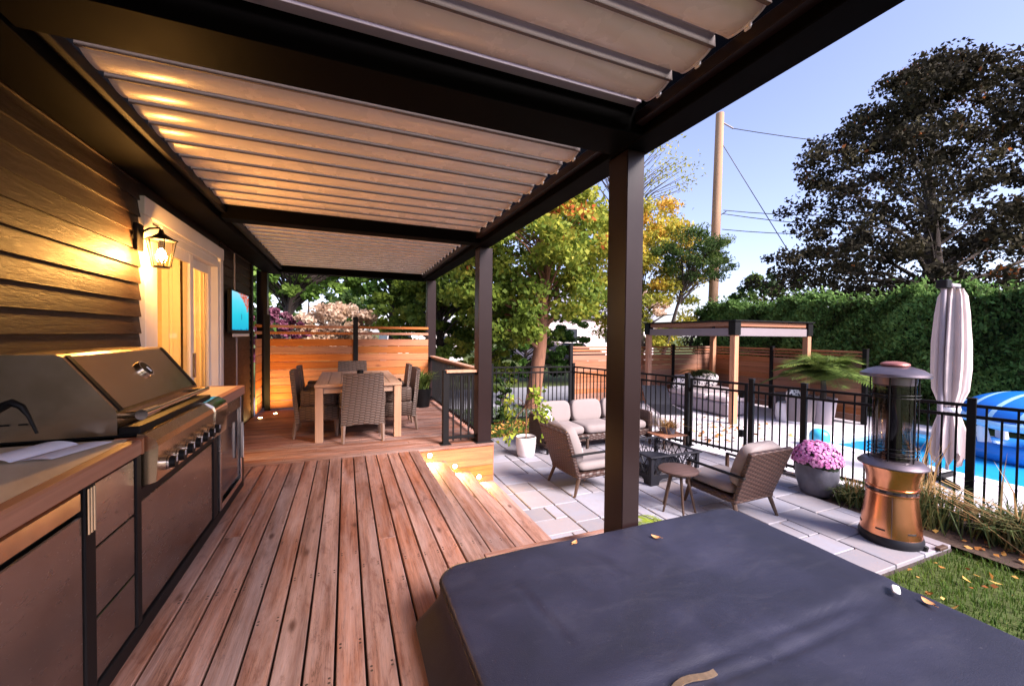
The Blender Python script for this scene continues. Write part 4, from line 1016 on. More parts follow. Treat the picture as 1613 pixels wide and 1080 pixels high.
# ------------------------------------------------------------------ pool lounge
CB = thing('poolside_cabana','small cedar cabana with flat dark roof by the pool','cabana',(9.4,7.9,PZ))
def cp(n,m,*a,b=.005): return MB().cbox(*a,b).build(n,m,CB,world=True)
cx0,cx1,cy0,cy1 = 8.10,10.62,6.52,9.30
for x in (cx0,cx1):
    for y in (cy0,cy1): cp('post','cedar_post',x-.065,x+.065,y-.065,y+.065,PZ,1.46)
    cp('beam','cedar_dark',x-.04,x+.04,cy0+.10,cy1-.10,1.66,1.76); cp('valance','grey_fabric',x-.055,x+.055,cy0+.07,cy1-.07,1.44,1.62)
for y in (cy0,cy1): cp('beam','cedar_dark',cx0+.10,cx1-.10,y-.04,y+.04,1.66,1.765); cp('valance','grey_fabric',cx0+.07,cx1-.07,y-.055,y+.055,1.44,1.625)
for x in (cx0,cx1):
    for y in (cy0,cy1): cp('corner_bracket','black_metal',x-.09,x+.09,y-.09,y+.09,1.46,1.77)
cp('roof','black_metal',cx0-.12,cx1+.12,cy0-.12,cy1+.12,1.772,1.80)
SEC = thing('sectional_sofa','pale sectional sofa under the poolside cabana','sofa',(9.3,8.2,PZ))
def sp_(n,m,*a,b=.03): return MB().cbox(*a,b).build(n,m,SEC,world=True)
sp_('base','resin_grey',8.55,10.5,8.35,9.2,PZ+.03,-.20); sp_('base','resin_grey',8.55,9.35,7.05,8.348,PZ+.03,-.20)
for a in ((8.57,9.33,7.07,7.68),(8.57,9.33,7.70,8.33),(8.57,9.33,8.36,9.0),(9.36,9.92,8.36,9.0),(9.94,10.48,8.36,9.0)): sp_('seat_cushion','cushion_pale',*a,-.195,-.06,b=.04)
sp_('back_cushion','cushion_pale',8.9,9.7,9.0,9.18,-.055,.30,b=.05); sp_('back_cushion','cushion_pale',9.72,10.45,9.0,9.18,-.055,.30,b=.05)
for (x,y) in ((8.75,8.75),(9.1,8.85),(9.6,8.85),(10.1,8.86)): MB().superell((x,y,.12),(.22,.07,.19),.45,20,8,Matrix.Rotation(.25,3,'X')).build('pillow','pillow_pattern',SEC,world=True,smooth=True)
ARM = thing('barrel_armchair','grey barrel armchair with white cushion beside the cabana post','chair',(9.78,6.25,PZ))
vs=[];fs=[];n=26
for i in range(n+1):
    a=PI*.78*(2*i/n-1)+PI*.15+PI
    for r,z in ((.40,.05),(.46,.62),(.39,.62),(.34,.05)): vs.append((r*math.cos(a)*-1,r*math.sin(a),z))
for i in range(n):
    for j in range(4): a=4*i+j; b=4*i+(j+1)%4; fs.append((a,b,b+4,a+4))
fs+= [(0,1,2,3),tuple(4*n+k for k in (3,2,1,0))]
MB().add(vs,fs).build('shell','resin_dark',ARM,smooth=False) if 'resin_dark' in MAT else None
plain('resin_dark',(.13,.105,.115),.6,0,.1,5,.4,40); MB().add(vs,fs).build('shell','resin_dark',ARM)
MB().lathe([(0,.0),(.36,.0),(.38,.10),(.37,.36),(.33,.42),(0,.43)],24,cap=False).build('seat_cushion','cap_white',ARM,auto=50)
MB().superell((-.12,-.05,.58),(.20,.07,.18),.45,20,8).build('pillow','pillow_pattern',ARM,smooth=True)
CL = thing('sun_lounger','dark sling sun lounger on the pool deck','lounger',(6.75,7.2,PZ),rad(-28))
MB().cbox(-.30,.30,-.75,.45,.30,.33,.01).build('sling','iron_blue',CL); wbox_panel(.30,.30,.45,.31,.95,.72,.03).build('backrest','iron_blue',CL)
for s in (-1,1):
    MB().tube([(s*.31,-.78,.315),(s*.31,.45,.315)],.016,8).build('side_rail','resin_grey',CL)
    for y in (-.6,.35): MB().tube([(s*.29,y,.31),(s*.30,y-.12,0)],.014,8).build('leg','resin_grey',CL)
# umbrella
UM = thing('garden_umbrella','folded beige cantilever umbrella tied round its pole by the pool','umbrella',(7.85,2.90,PZ))
def folded():
    n=96; prof_=[(.16,2.66),(.20,2.55),(.235,2.30),(.27,1.9),(.275,1.55),(.25,1.25),(.17,1.02),(.15,.97),(.17,.92),(.235,.70),(.28,.48),(.30,.30)]
    vs=[];fs=[]
    for k,(r,z) in enumerate(prof_):
        for i in range(n):
            a=2*PI*i/n; amp=.30 if k not in (0,6,7,8) else .10
            fold=1+amp*math.sin(8*a+k*.12)+.10*math.sin(19*a+k*.5)
            zz=z+(.12*math.sin(8*a+1.3)*.9 if k==len(prof_)-1 else 0)
            vs.append((r*fold*.56*math.cos(a),r*fold*.56*math.sin(a),zz))
    for k in range(len(prof_)-1):
        for i in range(n): a=k*n+i; b=k*n+(i+1)%n; fs.append((a,b,b+n,a+n))
    fs.append(tuple(range(n)))
    return MB().add(vs,fs)
folded().build('canopy','canopy_fabric',UM,smooth=True)
MB().lathe([(.106,.95),(.114,.96),(.114,1.0),(.106,1.01)],40,cap=False).build('tie_band','cap_white',UM,smooth=True)
MB().tube([(-.17,.03,.02),(-.17,.03,2.72)],.03,10).build('mast','resin_grey',UM,auto=40); MB().tube([(0,0,.12),(0,0,2.7)],.02,8).build('hub_pole','resin_grey',UM)
MB().cbox(-.24,-.10,-.03,.09,2.66,2.78,.01).build('crank_head','black_metal',UM); MB().cbox(-.12,.12,-.04,.04,2.68,2.73,.01).build('arm','resin_grey',UM)
for a in range(4): MB().cbox(-.45,.45,-.03,.03,0,.06,.01).xform(Matrix.Translation((-.17,.03,.001*a)) @ Matrix.Rotation(a*PI/4,4,'Z')).build('foot','black_metal',UM) if a<2 else None
# inflatable float with canopy
FL = thing('pool_float','blue inflatable pool float with striped sun canopy','float',(10.5,2.95,-.60))
def torus(R_,r,n=40,m=12,sx=1,sy=1,z=0):
    vs=[];fs=[]
    for i in range(n):
        a=2*PI*i/n
        for j in range(m):
            b=2*PI*j/m; vs.append(((R_+r*math.cos(b))*math.cos(a)*sx,(R_+r*math.cos(b))*math.sin(a)*sy,z+r*math.sin(b)))
    for i in range(n):
        for j in range(m): fs.append((i*m+j,((i+1)%n)*m+j,((i+1)%n)*m+(j+1)%m,i*m+(j+1)%m))
    return MB().add(vs,fs)
torus(.46,.15,z=.13,sy=1.15).build('ring','vinyl_blue',FL,smooth=True)
MB().lathe([(0,.06),(.4,.06),(.42,.12)],24,cap=False).build('floor','vinyl_lightblue',FL)
for i in range(4):
    a=PI/4+i*PI/2; MB().tube([(.46*math.cos(a),.5*math.sin(a),.24),(.50*math.cos(a),.54*math.sin(a),.50),(.46*math.cos(a),.5*math.sin(a),.74+.15*math.cos(a))],[.085,.07,.06],12).build('pillar','cap_white',FL,auto=60)
TM = Matrix.Translation((0,0,.80)) @ Matrix.Rotation(rad(-20),4,'Y')
torus(.60,.065,sy=1.25).xform(TM).build('canopy_ring','vinyl_lightblue',FL,smooth=True)
vs=[];fs=[];n=48
for k in range(9):
    r=.60*math.cos(PI/2*k/8)
    for i in range(n): a=2*PI*i/n; vs.append((r*math.cos(a),r*1.25*math.sin(a),.02+.26*math.sin(PI/2*k/8)))
for k in range(8):
    for i in range(n): a=k*n+i; b=k*n+(i+1)%n; fs.append((a,b,b+n,a+n))
MB().add(vs,fs).xform(TM).build('canopy','vinyl_striped',FL,smooth=True)
BL = thing('beach_ball','turquoise beach ball on the pool deck','ball',(7.95,4.62,PZ)); MB().superell((0,0,.155),(.16,.16,.16),1,24,16).build('ball','vinyl_cyan',BL,smooth=True); MB().lathe([(.012,.312),(.012,.318),(0,.319)],8,cap=False).build('valve','cap_white',BL)
# ------------------------------------------------------------------ vegetation
def sphere_dirs(n, r_=rng):
    v = r_.normal(size=(n,3)); return v/np.linalg.norm(v,axis=1,keepdims=True)
def tree(name, label, base, crown, radii, n_cl, per, leaf, mat, bark='bark_dark', trunk_r=.16, lean=(0,0), clr=(.5,.55), group=None, shape=None, cat='tree', seed=1, tone=(.0,1.), top_pale=.25, trunk_top=None, aspect=.75, limbs=True):
    r_ = np.random.default_rng(seed); T_ = thing(name, label, cat, base, 0, group)
    base = np.array(base,float); crown = np.array(crown,float); radii = np.array(radii,float)
    cl = []
    while len(cl) < n_cl:
        p = r_.uniform(-1,1,3); q = np.linalg.norm(p)
        if q > 1 or (q < .45 and r_.random() < .6): continue
        if shape == 'cone':
            h = r_.random()**1.2; ang = r_.uniform(0,2*PI); k = ((1-h)**.58)*(.86+.18*math.sin(ang*3+h*9)+.10*math.sin(ang*5-h*17))+.04; rr = r_.random()**.42
            p = np.array([rr*k*math.cos(ang)*1.05, rr*k*math.sin(ang)*1.05, h*2-1])
        cl.append(p)
    cl = np.array(cl)*radii + crown
    # trunk and limbs
    mb = MB(); tt = np.array(trunk_top if trunk_top is not None else crown + np.array([lean[0],lean[1],radii[2]*.35]))
    pts = [base, base+(tt-base)*.33+np.array([.04,.02,0]), base+(tt-base)*.66-np.array([.05,0,0]), tt]
    mb.tube(pts, [trunk_r*1.12, trunk_r*.92, trunk_r*.62, trunk_r*.2], 10, False)
    if limbs:
        for c in cl[:: max(1, len(cl)//70)]:
            f = min(.95, max(.25, (c[2]-base[2])/(tt[2]-base[2]+1e-6)*.75)); s = base+(tt-base)*f
            m = (s+c)/2 + np.array([0,0,.12*np.linalg.norm(c-s)]); w0 = trunk_r*.33*(1.1-f)
            mb.tube([s,m,c], [w0+.008, w0*.6+.006, .006], 5, False)
    mb.xform(Matrix.Translation(-Vector(base))); mb.build('trunk', bark, T_, smooth=True)
    C_ = []; A = []
    for c in cl:
        n = int(per*r_.uniform(.6,1.4)); s = r_.uniform(*clr)*min(radii)*.42
        off = sphere_dirs(n, r_)*(r_.random((n,1))**.45)*s; off[:,2] *= .6
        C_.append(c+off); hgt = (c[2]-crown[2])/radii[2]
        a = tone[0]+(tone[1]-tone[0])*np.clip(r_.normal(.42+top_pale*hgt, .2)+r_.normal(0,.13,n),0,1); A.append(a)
    C_ = np.concatenate(C_); A = np.concatenate(A); n = len(C_)
    D = sphere_dirs(n, r_)*.8 + np.array([0,0,-.45]); U_ = sphere_dirs(n, r_)
    L_ = leaf*r_.uniform(.65,1.3,n)
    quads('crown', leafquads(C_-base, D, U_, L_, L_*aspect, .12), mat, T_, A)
    return T_
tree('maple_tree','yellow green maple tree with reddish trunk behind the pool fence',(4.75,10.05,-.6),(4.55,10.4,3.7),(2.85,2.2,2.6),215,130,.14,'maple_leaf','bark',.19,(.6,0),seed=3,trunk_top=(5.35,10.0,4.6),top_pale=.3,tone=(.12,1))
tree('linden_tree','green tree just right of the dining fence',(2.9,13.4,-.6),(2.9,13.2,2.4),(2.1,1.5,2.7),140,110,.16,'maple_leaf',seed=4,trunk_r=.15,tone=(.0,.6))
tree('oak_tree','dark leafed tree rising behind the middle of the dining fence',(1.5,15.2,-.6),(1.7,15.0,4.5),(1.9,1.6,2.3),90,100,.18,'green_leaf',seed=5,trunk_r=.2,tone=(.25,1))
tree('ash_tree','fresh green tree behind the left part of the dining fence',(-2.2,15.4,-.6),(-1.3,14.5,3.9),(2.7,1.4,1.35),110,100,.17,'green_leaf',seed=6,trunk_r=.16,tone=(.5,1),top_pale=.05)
tree('plum_bush','purple leafed bush behind the dining fence',(-1.75,12.8,-.6),(-1.7,12.8,1.25),(.95,.6,.85),46,80,.11,'purple_leaf',seed=7,trunk_r=.07,cat='bush')
tree('pink_bush','pale pink autumn bush behind the dining fence',(-.1,12.9,-.6),(-.15,12.9,1.45),(1.15,.7,.85),70,80,.12,'pink_leaf',seed=8,trunk_r=.07,cat='bush',clr=(.6,1.0))
tree('locust_tree','yellow autumn locust tree beside the utility pole',(11.2,13.4,-.6),(10.9,13.0,3.7),(3.0,1.9,3.4),230,90,.16,'yellow_leaf',seed=9,trunk_r=.16,aspect=.45,tone=(.05,1))
tree('sparse_tree','nearly bare tall tree with thin yellow twigs above the yellow one',(10.6,14.6,-.6),(10.9,14.2,8.3),(3.4,2,2.6),110,13,.16,'yellow_leaf',seed=10,trunk_r=.13,aspect=.4,clr=(.6,.9),tone=(0,.6))
tree('acacia_tree','dark green feathery tree in front of the utility pole',(10.9,12.3,-.6),(11.8,11.1,4.35),(1.75,.9,1.0),75,90,.13,'dark_leaf',seed=11,trunk_r=.08,aspect=.32,tone=(.3,1),clr=(.5,1.1))
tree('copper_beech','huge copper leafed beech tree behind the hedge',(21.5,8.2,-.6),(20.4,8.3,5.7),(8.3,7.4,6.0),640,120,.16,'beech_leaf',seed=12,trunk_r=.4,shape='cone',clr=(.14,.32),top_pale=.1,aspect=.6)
tree('laurel_bush','rounded green bush right behind the maple trunk',(6.6,15.5,-.6),(7.4,15.5,1.1),(2.6,1.1,1.7),110,100,.15,'green_leaf',seed=13,trunk_r=.06,cat='bush')
tree('birch_bush','yellowish bush left of the maple trunk',(4.0,12.6,-.6),(4.2,12.2,.9),(1.3,.8,1.5),60,85,.13,'maple_leaf',seed=14,trunk_r=.05,cat='bush',tone=(.2,.85))
far = [(-9,36,5.5,5,'green_leaf','bright green'),(-3,40,6,5.5,'dark_leaf','dark green'),(4.5,44,6.5,6,'green_leaf','pale green'),(12,43,6,5.5,'maple_leaf','yellow green'),(21,40,6,5.5,'green_leaf','mid green'),(30,36,6,5,'pink_leaf','reddish'),(38,26,7,6,'dark_leaf','dark')]
for i,(x,y,h,r,m,nm) in enumerate(far):
    tree('distant_tree', '%s tree far beyond the street, %s from the left' % (nm, ('first','second','third','fourth','fifth','sixth','seventh')[i]), (x,y,-.6),(x,y,h*.55),(r,r*.6,h*.55),60,60,.42,m,seed=20+i,trunk_r=.2,group='distant trees beyond the street',limbs=False)
# cedar sapling at the rear fence
tree('cedar_sapling','narrow dark cedar sapling at the rear fence',(3.25,8.35,-.6),(3.25,8.35,.05),(.15,.15,.6),26,60,.07,'dark_leaf',seed=40,trunk_r=.02,cat='shrub',clr=(.9,1.2))
# hedge
HG = thing('cedar_hedge','tall clipped green cedar hedge behind the pool','hedge',(13.7,4.5,-.6))
MB().cbox(-.42,.5,-9.4,7.9,0,2.95,.1).build('core','hedge_core',HG) if 'hedge_core' in MAT else None
plain('hedge_core',(.012,.022,.010),1,0,.3,10); MB().cbox(-.22,.5,-9.4,7.9,0,2.95,.1).build('core','hedge_core',HG)
n=95000; r_=np.random.default_rng(50)
yy_=r_.uniform(-9.5,8.0,n); zz_=r_.uniform(0,3.15,n)
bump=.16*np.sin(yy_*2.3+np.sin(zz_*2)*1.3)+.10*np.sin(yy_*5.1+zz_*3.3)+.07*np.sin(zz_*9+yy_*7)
xx_=-.55-bump*.8+np.abs(r_.normal(0,.07,n))
top=r_.random(n)<.30
hz=3.08+.12*np.sin(yy_*2.1)+.08*np.sin(yy_*6.3)+.05*np.sin(yy_*13)
zz_=np.where(top,hz+r_.normal(0,.07,n)+(r_.random(n)<.06)*r_.uniform(0,.3,n),np.minimum(zz_,hz)); xx_=np.where(top,r_.uniform(-.6,.5,n),xx_)
D=np.stack([-.55+r_.normal(0,.4,n),r_.normal(0,.5,n),.55+r_.normal(0,.5,n)],1); L_=r_.uniform(.08,.17,n)
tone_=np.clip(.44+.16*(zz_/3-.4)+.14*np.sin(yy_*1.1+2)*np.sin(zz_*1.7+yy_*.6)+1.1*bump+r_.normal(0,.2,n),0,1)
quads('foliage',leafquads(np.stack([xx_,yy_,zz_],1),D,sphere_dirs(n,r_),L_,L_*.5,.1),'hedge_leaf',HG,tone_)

def blades(n, pos, h, wd, lean, r_, curve=.25, mid=True):
    """two-segment grass blades as quads"""
    a=r_.uniform(0,2*PI,n); d=np.stack([np.cos(a),np.sin(a),np.zeros(n)],1); s=np.stack([-np.sin(a),np.cos(a),np.zeros(n)],1)
    h=h[:,None]; wd=np.broadcast_to(wd,(n,))[:,None]; ln=lean[:,None]
    p0=pos; p1=pos+np.array([0,0,1])*h*.6+d*ln*h*.35; p2=pos+np.array([0,0,1])*h*(1-.35*ln)+d*ln*h*1.0
    q1=np.stack([p0-s*wd,p0+s*wd,p1+s*wd*.8,p1-s*wd*.8],1); q2=np.stack([p1-s*wd*.8,p1+s*wd*.8,p2+s*wd*.12,p2-s*wd*.12],1)
    return np.concatenate([q1,q2])
r_=np.random.default_rng(60)
# lawns
n=42000; x=r_.uniform(2.3,8.0,n); y=r_.uniform(-1.6,1.90,n); keep=(x<5.6)|(y<.0); x=x[keep];y=y[keep];n=len(x)
P_=np.stack([x,y,np.full(n,-.60)],1); a=r_.random(n)*.6+.4*np.clip(.5+.5*np.sin(x*3+1)*np.sin(y*4),0,1)
o=quads('lawn_grass',blades(n,P_,r_.uniform(.035,.075,n),.003,r_.uniform(.1,.8,n),r_),'grass_blade',None,np.concatenate([a,a])); tag(o,'short green lawn grass beside the hot tub','grass',kind='stuff')
n=15000; x=r_.uniform(1.9,5.0,n); y=r_.uniform(7.22,10.5,n); P_=np.stack([x,y,np.full(n,-.60)],1); a=r_.random(n)*.7
o=quads('lawn_grass',blades(n,P_,r_.uniform(.03,.07,n),.005,r_.uniform(.1,.8,n),r_),'grass_blade',None,np.concatenate([a,a])); tag(o,'leaf strewn grass strip behind the patio','grass',kind='stuff')
def litter(lbl, x, y, z, s, seed):
    r2=np.random.default_rng(seed); n=len(x); C_=np.stack([x,y,z],1); D=np.stack([r2.normal(size=n),r2.normal(size=n),r2.normal(0,.25,n)],1); U_=np.stack([r2.normal(size=n),r2.normal(size=n),r2.normal(0,.3,n)],1)
    o=quads('leaf_litter',leafquads(C_,D,U_,s,s*.7,.12),'fallen',None,r2.random(n)); tag(o,lbl,'leaves',kind='stuff')
n=420; litter('orange fallen leaves on the grass behind the patio',r_.uniform(1.95,4.9,n),r_.uniform(7.25,8.6,n),np.full(n,-.56),r_.uniform(.05,.11,n),1)
n=130; litter('fallen leaves scattered on the pool deck',np.concatenate([r_.normal(7.0,.7,80),r_.uniform(6.2,9,50)]),np.concatenate([r_.normal(6.0,.5,80),r_.uniform(4.8,8,50)]),np.full(n,PZ+.012),r_.uniform(.06,.14,n),2)
n=110; litter('orange fallen leaves on the lawn by the hot tub',r_.uniform(3.2,6.0,n),r_.uniform(.2,1.85,n),np.full(n,-.54),r_.uniform(.03,.085,n),3)
n=90; litter('dry leaves in the planting bed',r_.uniform(5.4,6.6,n),r_.uniform(.6,2.6,n),np.full(n,-.535),r_.uniform(.04,.09,n),4)

def clump(name,label,loc,n,h,spread,wd,lean,mat,seed,cat='grass',group=None,stems=None):
    r2=np.random.default_rng(seed); T_=thing(name,label,cat,loc,0,group)
    pos=np.stack([r2.normal(0,spread,n),r2.normal(0,spread,n),np.zeros(n)],1); a=r2.random(n)
    quads('leaves',blades(n,pos,r2.uniform(h*.5,h,n),wd,r2.uniform(lean*.4,lean*1.3,n),r2),mat,T_,np.concatenate([a,a]))
    if stems:
        ns,hs,m2=stems; pos=np.stack([r2.normal(0,spread*.6,ns),r2.normal(0,spread*.6,ns),np.zeros(ns)],1); a=r2.random(ns)
        quads('stems',blades(ns,pos,r2.uniform(hs*.7,hs,ns),.007,r2.uniform(.05,.35,ns),r2),m2,T_,np.concatenate([a,a]))
    return T_
clump('ornamental_grass','tall ornamental grass with straw plumes right behind the heater',(5.75,2.35,-.55),520,.62,.13,.006,.75,'reed',1,group='ornamental grasses in the planting bed',stems=(46,1.1,'straw'))
clump('ornamental_grass','low dark green grass clump below the thick fence post',(6.0,1.72,-.55),520,.48,.15,.007,.95,'reed',2,group='ornamental grasses in the planting bed',stems=(8,.9,'straw'))
clump('ornamental_grass','arching green grass clump at the right picture edge',(6.15,1.22,-.55),560,.55,.15,.008,.95,'reed',3,group='ornamental grasses in the planting bed')
clump('ornamental_grass','small yellowing grass clump between mum pot and heater',(5.62,2.86,-.55),260,.34,.09,.008,.9,'reed',4,group='ornamental grasses in the planting bed',stems=(30,.36,'straw'))
FS = thing('flopped_straw','bundle of flopped dry straw stalks lying across the bed','straw',(5.75,2.1,-.55))
r2=np.random.default_rng(5)
sm=MB()
for i in range(26):
    a=-1.15+r2.normal(0,.22); l=r2.uniform(.5,.95); x0,y0=r2.normal(0,.05),r2.normal(.12,.05); z0=r2.uniform(.25,.5)
    sm.tube([(x0,y0,z0),(x0+l*.5*math.cos(a),y0+l*.5*math.sin(a),z0*.62),(x0+l*math.cos(a),y0+l*math.sin(a),.02+r2.uniform(0,.04))],.0032,4,False)
sm.build('stalks','straw_plain',FS) if 'straw_plain' in MAT else None
plain('straw_plain',(.46,.27,.11),.8,0,.2,5); sm.build('stalks','straw_plain',FS)
# yellow grass in pot on the slatted table
YG = clump('grass_pot','yellow grass in a low pot on the slatted table',(5.38,5.62,PZ+.221),220,.36,.05,.007,.95,'straw',6,cat='plant',stems=None); MB().lathe([(.07,.0),(.11,.0),(.13,.12),(.115,.12),(.10,.10),(0,.10)],20,cap=False).build('pot','grey_ceramic',YG)
# fern beyond the tub
def fern(name,label,loc,nf,length,mat,seed,leafw=.03,cat='fern',rise=.75,pot=None,vary=(.6,1.25)):
    r2=np.random.default_rng(seed); T_=thing(name,label,cat,loc); Q=[];A=[]; rb=MB()
    for i in range(nf):
        a=r2.uniform(0,2*PI); l=length*r2.uniform(.7,1.1); el=rise*r2.uniform(*vary); d=np.array([math.cos(a),math.sin(a),0])
        pts=[]
        for k in range(15):
            u=k/14; pts.append(d*l*u*(math.cos(el)+.22*u)+np.array([0,0,1])*l*(math.sin(el)*u*1.25-.80*u*u))
        pts=np.array(pts); rb.tube(pts[::2],.004,4,False)
        s=np.array([-math.sin(a),math.cos(a),0]); tone_=r2.random()
        for k in range(1,15):
            for f_ in (0,.5):
                q=pts[k] if f_==0 else (pts[k]+pts[k-1])/2; wv=leafw*l/.5*math.sin(PI*min(1,.12+.86*(k/14)))**.6*2.4
                tg=pts[k]-pts[k-1]; tg/=np.linalg.norm(tg)
                for sd in (-1,1):
                    dr=s*sd+tg*.55+np.array([0,0,-.12]); dr/=np.linalg.norm(dr); Q.append((q+dr*wv*.5,dr,np.cross(dr,[0,0,1])+tg*.2,wv,.010*l/.5+.004)); A.append(np.clip(tone_*.6+r2.random()*.4,0,1))
    C_=np.array([q[0] for q in Q]);D=np.array([q[1] for q in Q]);U_=np.array([q[2] for q in Q]);L_=np.array([q[3] for q in Q]);W_=np.array([q[4] for q in Q])
    quads('fronds',leafquads(C_,D,U_,L_,W_,.05),mat,T_,np.array(A)); rb.build('ribs','rib_green',T_)
    return T_
plain('rib_green',(.10,.14,.04),.7)
fern('fern_plant','pale green fern between the black post and the stool',(2.82,2.92,PZ),16,.55,'lime_leaf',1,.05,'plant',1.0)
pm_=fern('potted_palm','feathery palm in a tall grey planter by the cedar fence',(10.15,5.85,-.0),74,1.12,'palm_leaf',2,.10,'palm',1.3,vary=(.42,1.2))
MB().lathe([(.0,-.54),(.20,-.54),(.27,.05),(.25,.05),(.23,.0),(0,.0)],28,cap=False).build('planter','resin_grey',pm_,auto=50); MB().tube([(0,0,-.02),(.02,0,.2),(0,0,.44)],[.07,.06,.05],8).build('trunk','bark_dark',pm_)
for ch in pm_.children:
    if ch.name.startswith(('fronds','ribs')): ch.location=(0,0,.42)
hp=fern('hanging_plant','dark leafy plant hanging in the cabana corner','',20,.5,'dark_leaf',3,.07,'plant',.7) if False else fern('hanging_plant','dark leafy plant hanging under the cabana roof',(9.55,8.9,.35),26,.5,'dark_leaf',3,.09,'plant',.6)
MB().lathe([(0,-.16),(.12,-.14),(.16,0),(.14,0),(0,-.02)],18,cap=False).build('basket','bark_dark',hp); MB().tube([(0,0,0),(0,0,1.2)],.006,5).build('chain','black_metal',hp)
pp2=clump('potted_yucca','spiky green plant in a black pot at the deck corner',(1.38,7.95,.34),230,.50,.045,.012,.95,'palm_leaf',8,cat='plant')
MB().lathe([(0,-.34),(.14,-.34),(.185,0.02),(.165,.02),(.15,-.01),(0,-.01)],26,cap=False).build('pot','black_metal',pp2,auto=50)
# citrus in the white planter
CT=thing('potted_citrus','small leafy citrus tree in a white planter on the patio','plant',(2.71,5.95,PZ))
MB().lathe([(0,0),(.115,0),(.14,.03),(.165,.20),(.165,.30),(.158,.315),(.148,.305),(.145,.27),(0,.27)],32,cap=False).build('planter','white_ceramic',CT,auto=50); MB().lathe([(.144,.272),(0,.278)],24,cap=False).build('soil','soil',CT)
stx=MB().tube([(0,0,.26),(.005,0,.6),(-.01,0,.85),(.02,.0,1.0)],[.011,.010,.009,.006],7,False)
r2=np.random.default_rng(9); cl=[]
for i in range(11):
    a=r2.uniform(0,2*PI); rr=r2.uniform(.12,.34); p=np.array([rr*math.cos(a)*1.15,rr*math.sin(a),r2.uniform(.66,1.10)-.35*(rr>.28)]); cl.append(p); stx.tube([(0,0,.80),(p*.5+np.array([0,0,.50])),p],[.006,.004,.003],4,False)
stx.build('stem','bark',CT); C_=np.concatenate([c+r2.normal(0,.055,(15,3)) for c in cl]); n=len(C_)
D=sphere_dirs(n,r2)*.7+np.array([0,0,-.7]); quads('leaves',leafquads(C_,D,sphere_dirs(n,r2),r2.uniform(.07,.13,n),r2.uniform(.045,.07,n),.15),'lime_leaf',CT,r2.random(n))
# mums
MU=thing('mum_pot','round grey pot of pink chrysanthemums by the pool fence','flowers',(5.5,3.22,PZ))
MB().lathe([(0,0),(.155,0),(.175,.03),(.225,.20),(.230,.32),(.214,.425),(.20,.43),(.195,.40),(0,.39)],36,cap=False).build('pot','grey_ceramic',MU,auto=50)
n=900; a=r2.uniform(0,2*PI,n); ph=np.arccos(r2.uniform(.0,1,n)); d=np.stack([np.sin(ph)*np.cos(a),np.sin(ph)*np.sin(a),np.cos(ph)],1)
C_=np.array([0,0,.40])+d*np.array([.255,.255,.25])*(1+r2.normal(0,.035,(n,1)))
Q=[];A=[]
for k in range(3):
    ang=r2.normal(size=(n,3)); D=ang-d*np.sum(ang*d,axis=1,keepdims=True); Q.append(leafquads(C_+d*.004*k,D,np.cross(D,d),.042,.03,.12)); A.append(np.clip(r2.normal(.5+.2*(k-1),.22,n),0,1))
quads('blossoms',np.concatenate(Q),'mum',MU,np.concatenate(A))
MB().superell((0,0,.41),(.225,.235,.215),1,24,12).build('foliage','hedge_core',MU,smooth=True)

# ------------------------------------------------------------------ background buildings, pole, car
def bghouse(name,label,x0,x1,y0,y1,zw,zr,wall,ridge='x',wins=()):
    h=thing(name,label,'house',((x0+x1)/2,(y0+y1)/2,-.6)); b=MB().box(x0,x1,y0,y1,-.6,zw)
    b.build('wall',wall,h,world=True); o=.35
    if ridge=='x': r=MB().prism([(y0-o,zw-.05),(y1+o,zw-.05),((y0+y1)/2,zr)],0,x0-o,x1+o)
    else: r=MB().prism([(x0-o,zw-.05),(x1+o,zw-.05),((x0+x1)/2,zr)],1,y0-o,y1+o)
    r.build('roof','roof_grey',h,world=True)
    for (a,c,d,e) in wins:
        w_=MB().box(a,c,y0-.05,y0-.01,d,e).build('window','trim_white',h,world=True); MB().box(a+.08,c-.08,y0-.07,y0-.052,d+.08,e-.08).build('pane','window_dark',w_).location=(-h.location[0],-h.location[1],.6)
    return h
bghouse('neighbour_house','white gabled house seen above the dining fence',2.4,7.2,26,33,1.75,3.0,'stucco_white','y',((3.0,3.9,.4,1.4),(5.4,6.4,.3,1.4)))
bghouse('neighbour_house','pale pink house beyond the street behind the maple',14.0,24.0,27,35,2.8,5.6,'stucco_pink','x',((15.2,16.6,.8,2.0),(19,20.4,.8,2.0),(22,23,.8,2.0)))
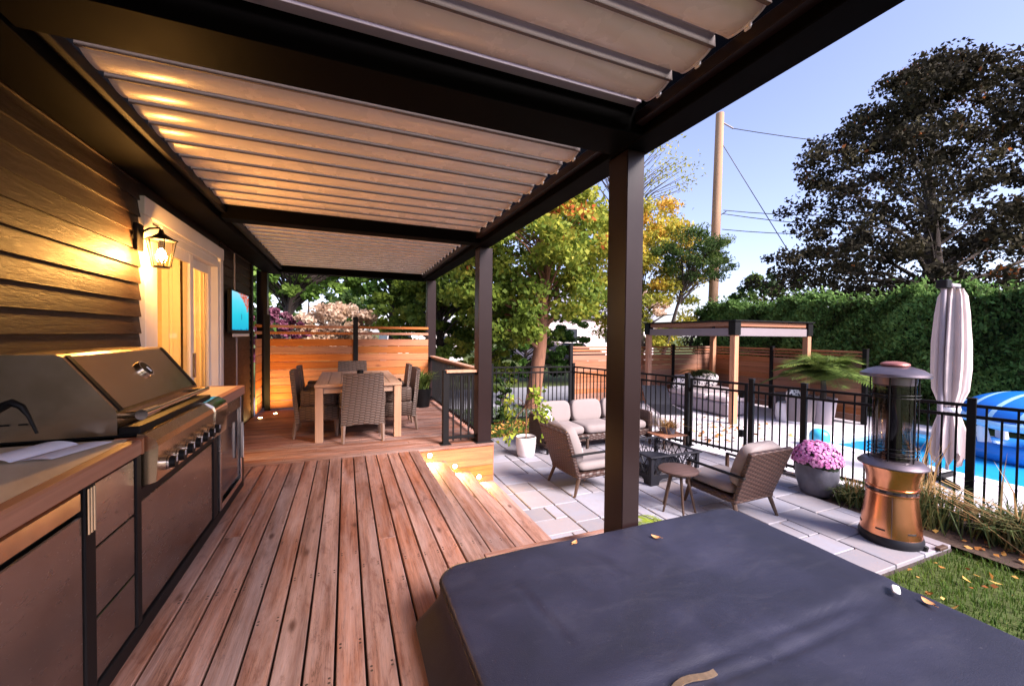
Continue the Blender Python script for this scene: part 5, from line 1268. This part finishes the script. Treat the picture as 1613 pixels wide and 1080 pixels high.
CR=thing('parked_car','dark car parked across the street behind the maple','car',(14.6,24.6,-.59),rad(-4))
MB().prism([(-2.2,.35),(2.2,.35),(2.25,.75),(1.9,.92),(1.1,1.0),(.55,1.45),(-1.0,1.48),(-1.7,1.02),(-2.2,.95)],1,-.85,.85).build('body','car_paint',CR)
for s in (-.856,.842): MB().prism([(1.0,1.02),(.5,1.40),(-.95,1.42),(-1.5,1.02)],1,s,s+.014).build('side_window','window_dark',CR)
for x in (-1.35,1.35):
    for y in (-.86,.66): 
        w_=MB().tube([(x,y,.33),(x,y+.2,.33)],.33,20).build('wheel','rubber',CR); MB().tube([(x,y-.006,.33),(x,y+.01,.33)],.2,14).build('rim','steel_bright',w_)
UP=thing('utility_pole','tall wooden utility pole beyond the cabana','pole',(14.15,12.5,-.6))
MB().tube([(0,0,0),(.12,0,5),(.26,0,11.3)],[.20,.185,.16],14).build('pole','pole_wood',UP,auto=60)
MB().cbox(.25,.75,-.2,.2,5.1,5.35,.03).build('junction_box','black_metal',UP)
MB().tube([(.25,0,11.0),(.8,-.2,10.7)],.03,6).build('insulator_arm','resin_grey',UP); MB().tube([(.2,0,7.0),(.55,-.15,7.25)],.02,6).build('bracket','black_metal',UP)
def wire(label,p,q,sag):
    p=np.array(p);q=np.array(q); pts=[p+(q-p)*u-np.array([0,0,sag*4*u*(1-u)]) for u in np.linspace(0,1,14)]
    o=MB().tube(pts,.017,5,False).build('overhead_wire','wire'); o.location=(0,0,0); tag(o,label,'wire',group='wires strung from the utility pole'); return o
wire('overhead wire from the pole top to the beech tree',(14.9,12.3,10.1),(27,6,8.5),.3)
wire('guy wire sloping steeply from the pole top into the hedge',(14.45,12.5,9.6),(18.0,10.2,2.2),.0)
wire('upper of the three wires leaving the pole midway',(14.6,12.4,6.7),(27,6.5,7.6),.6)
wire('middle of the three wires leaving the pole midway',(14.6,12.4,6.55),(26,5.5,5.6),.4)
wire('lowest of the three wires leaving the pole midway',(14.55,12.4,5.9),(26,7.0,6.6),.5)
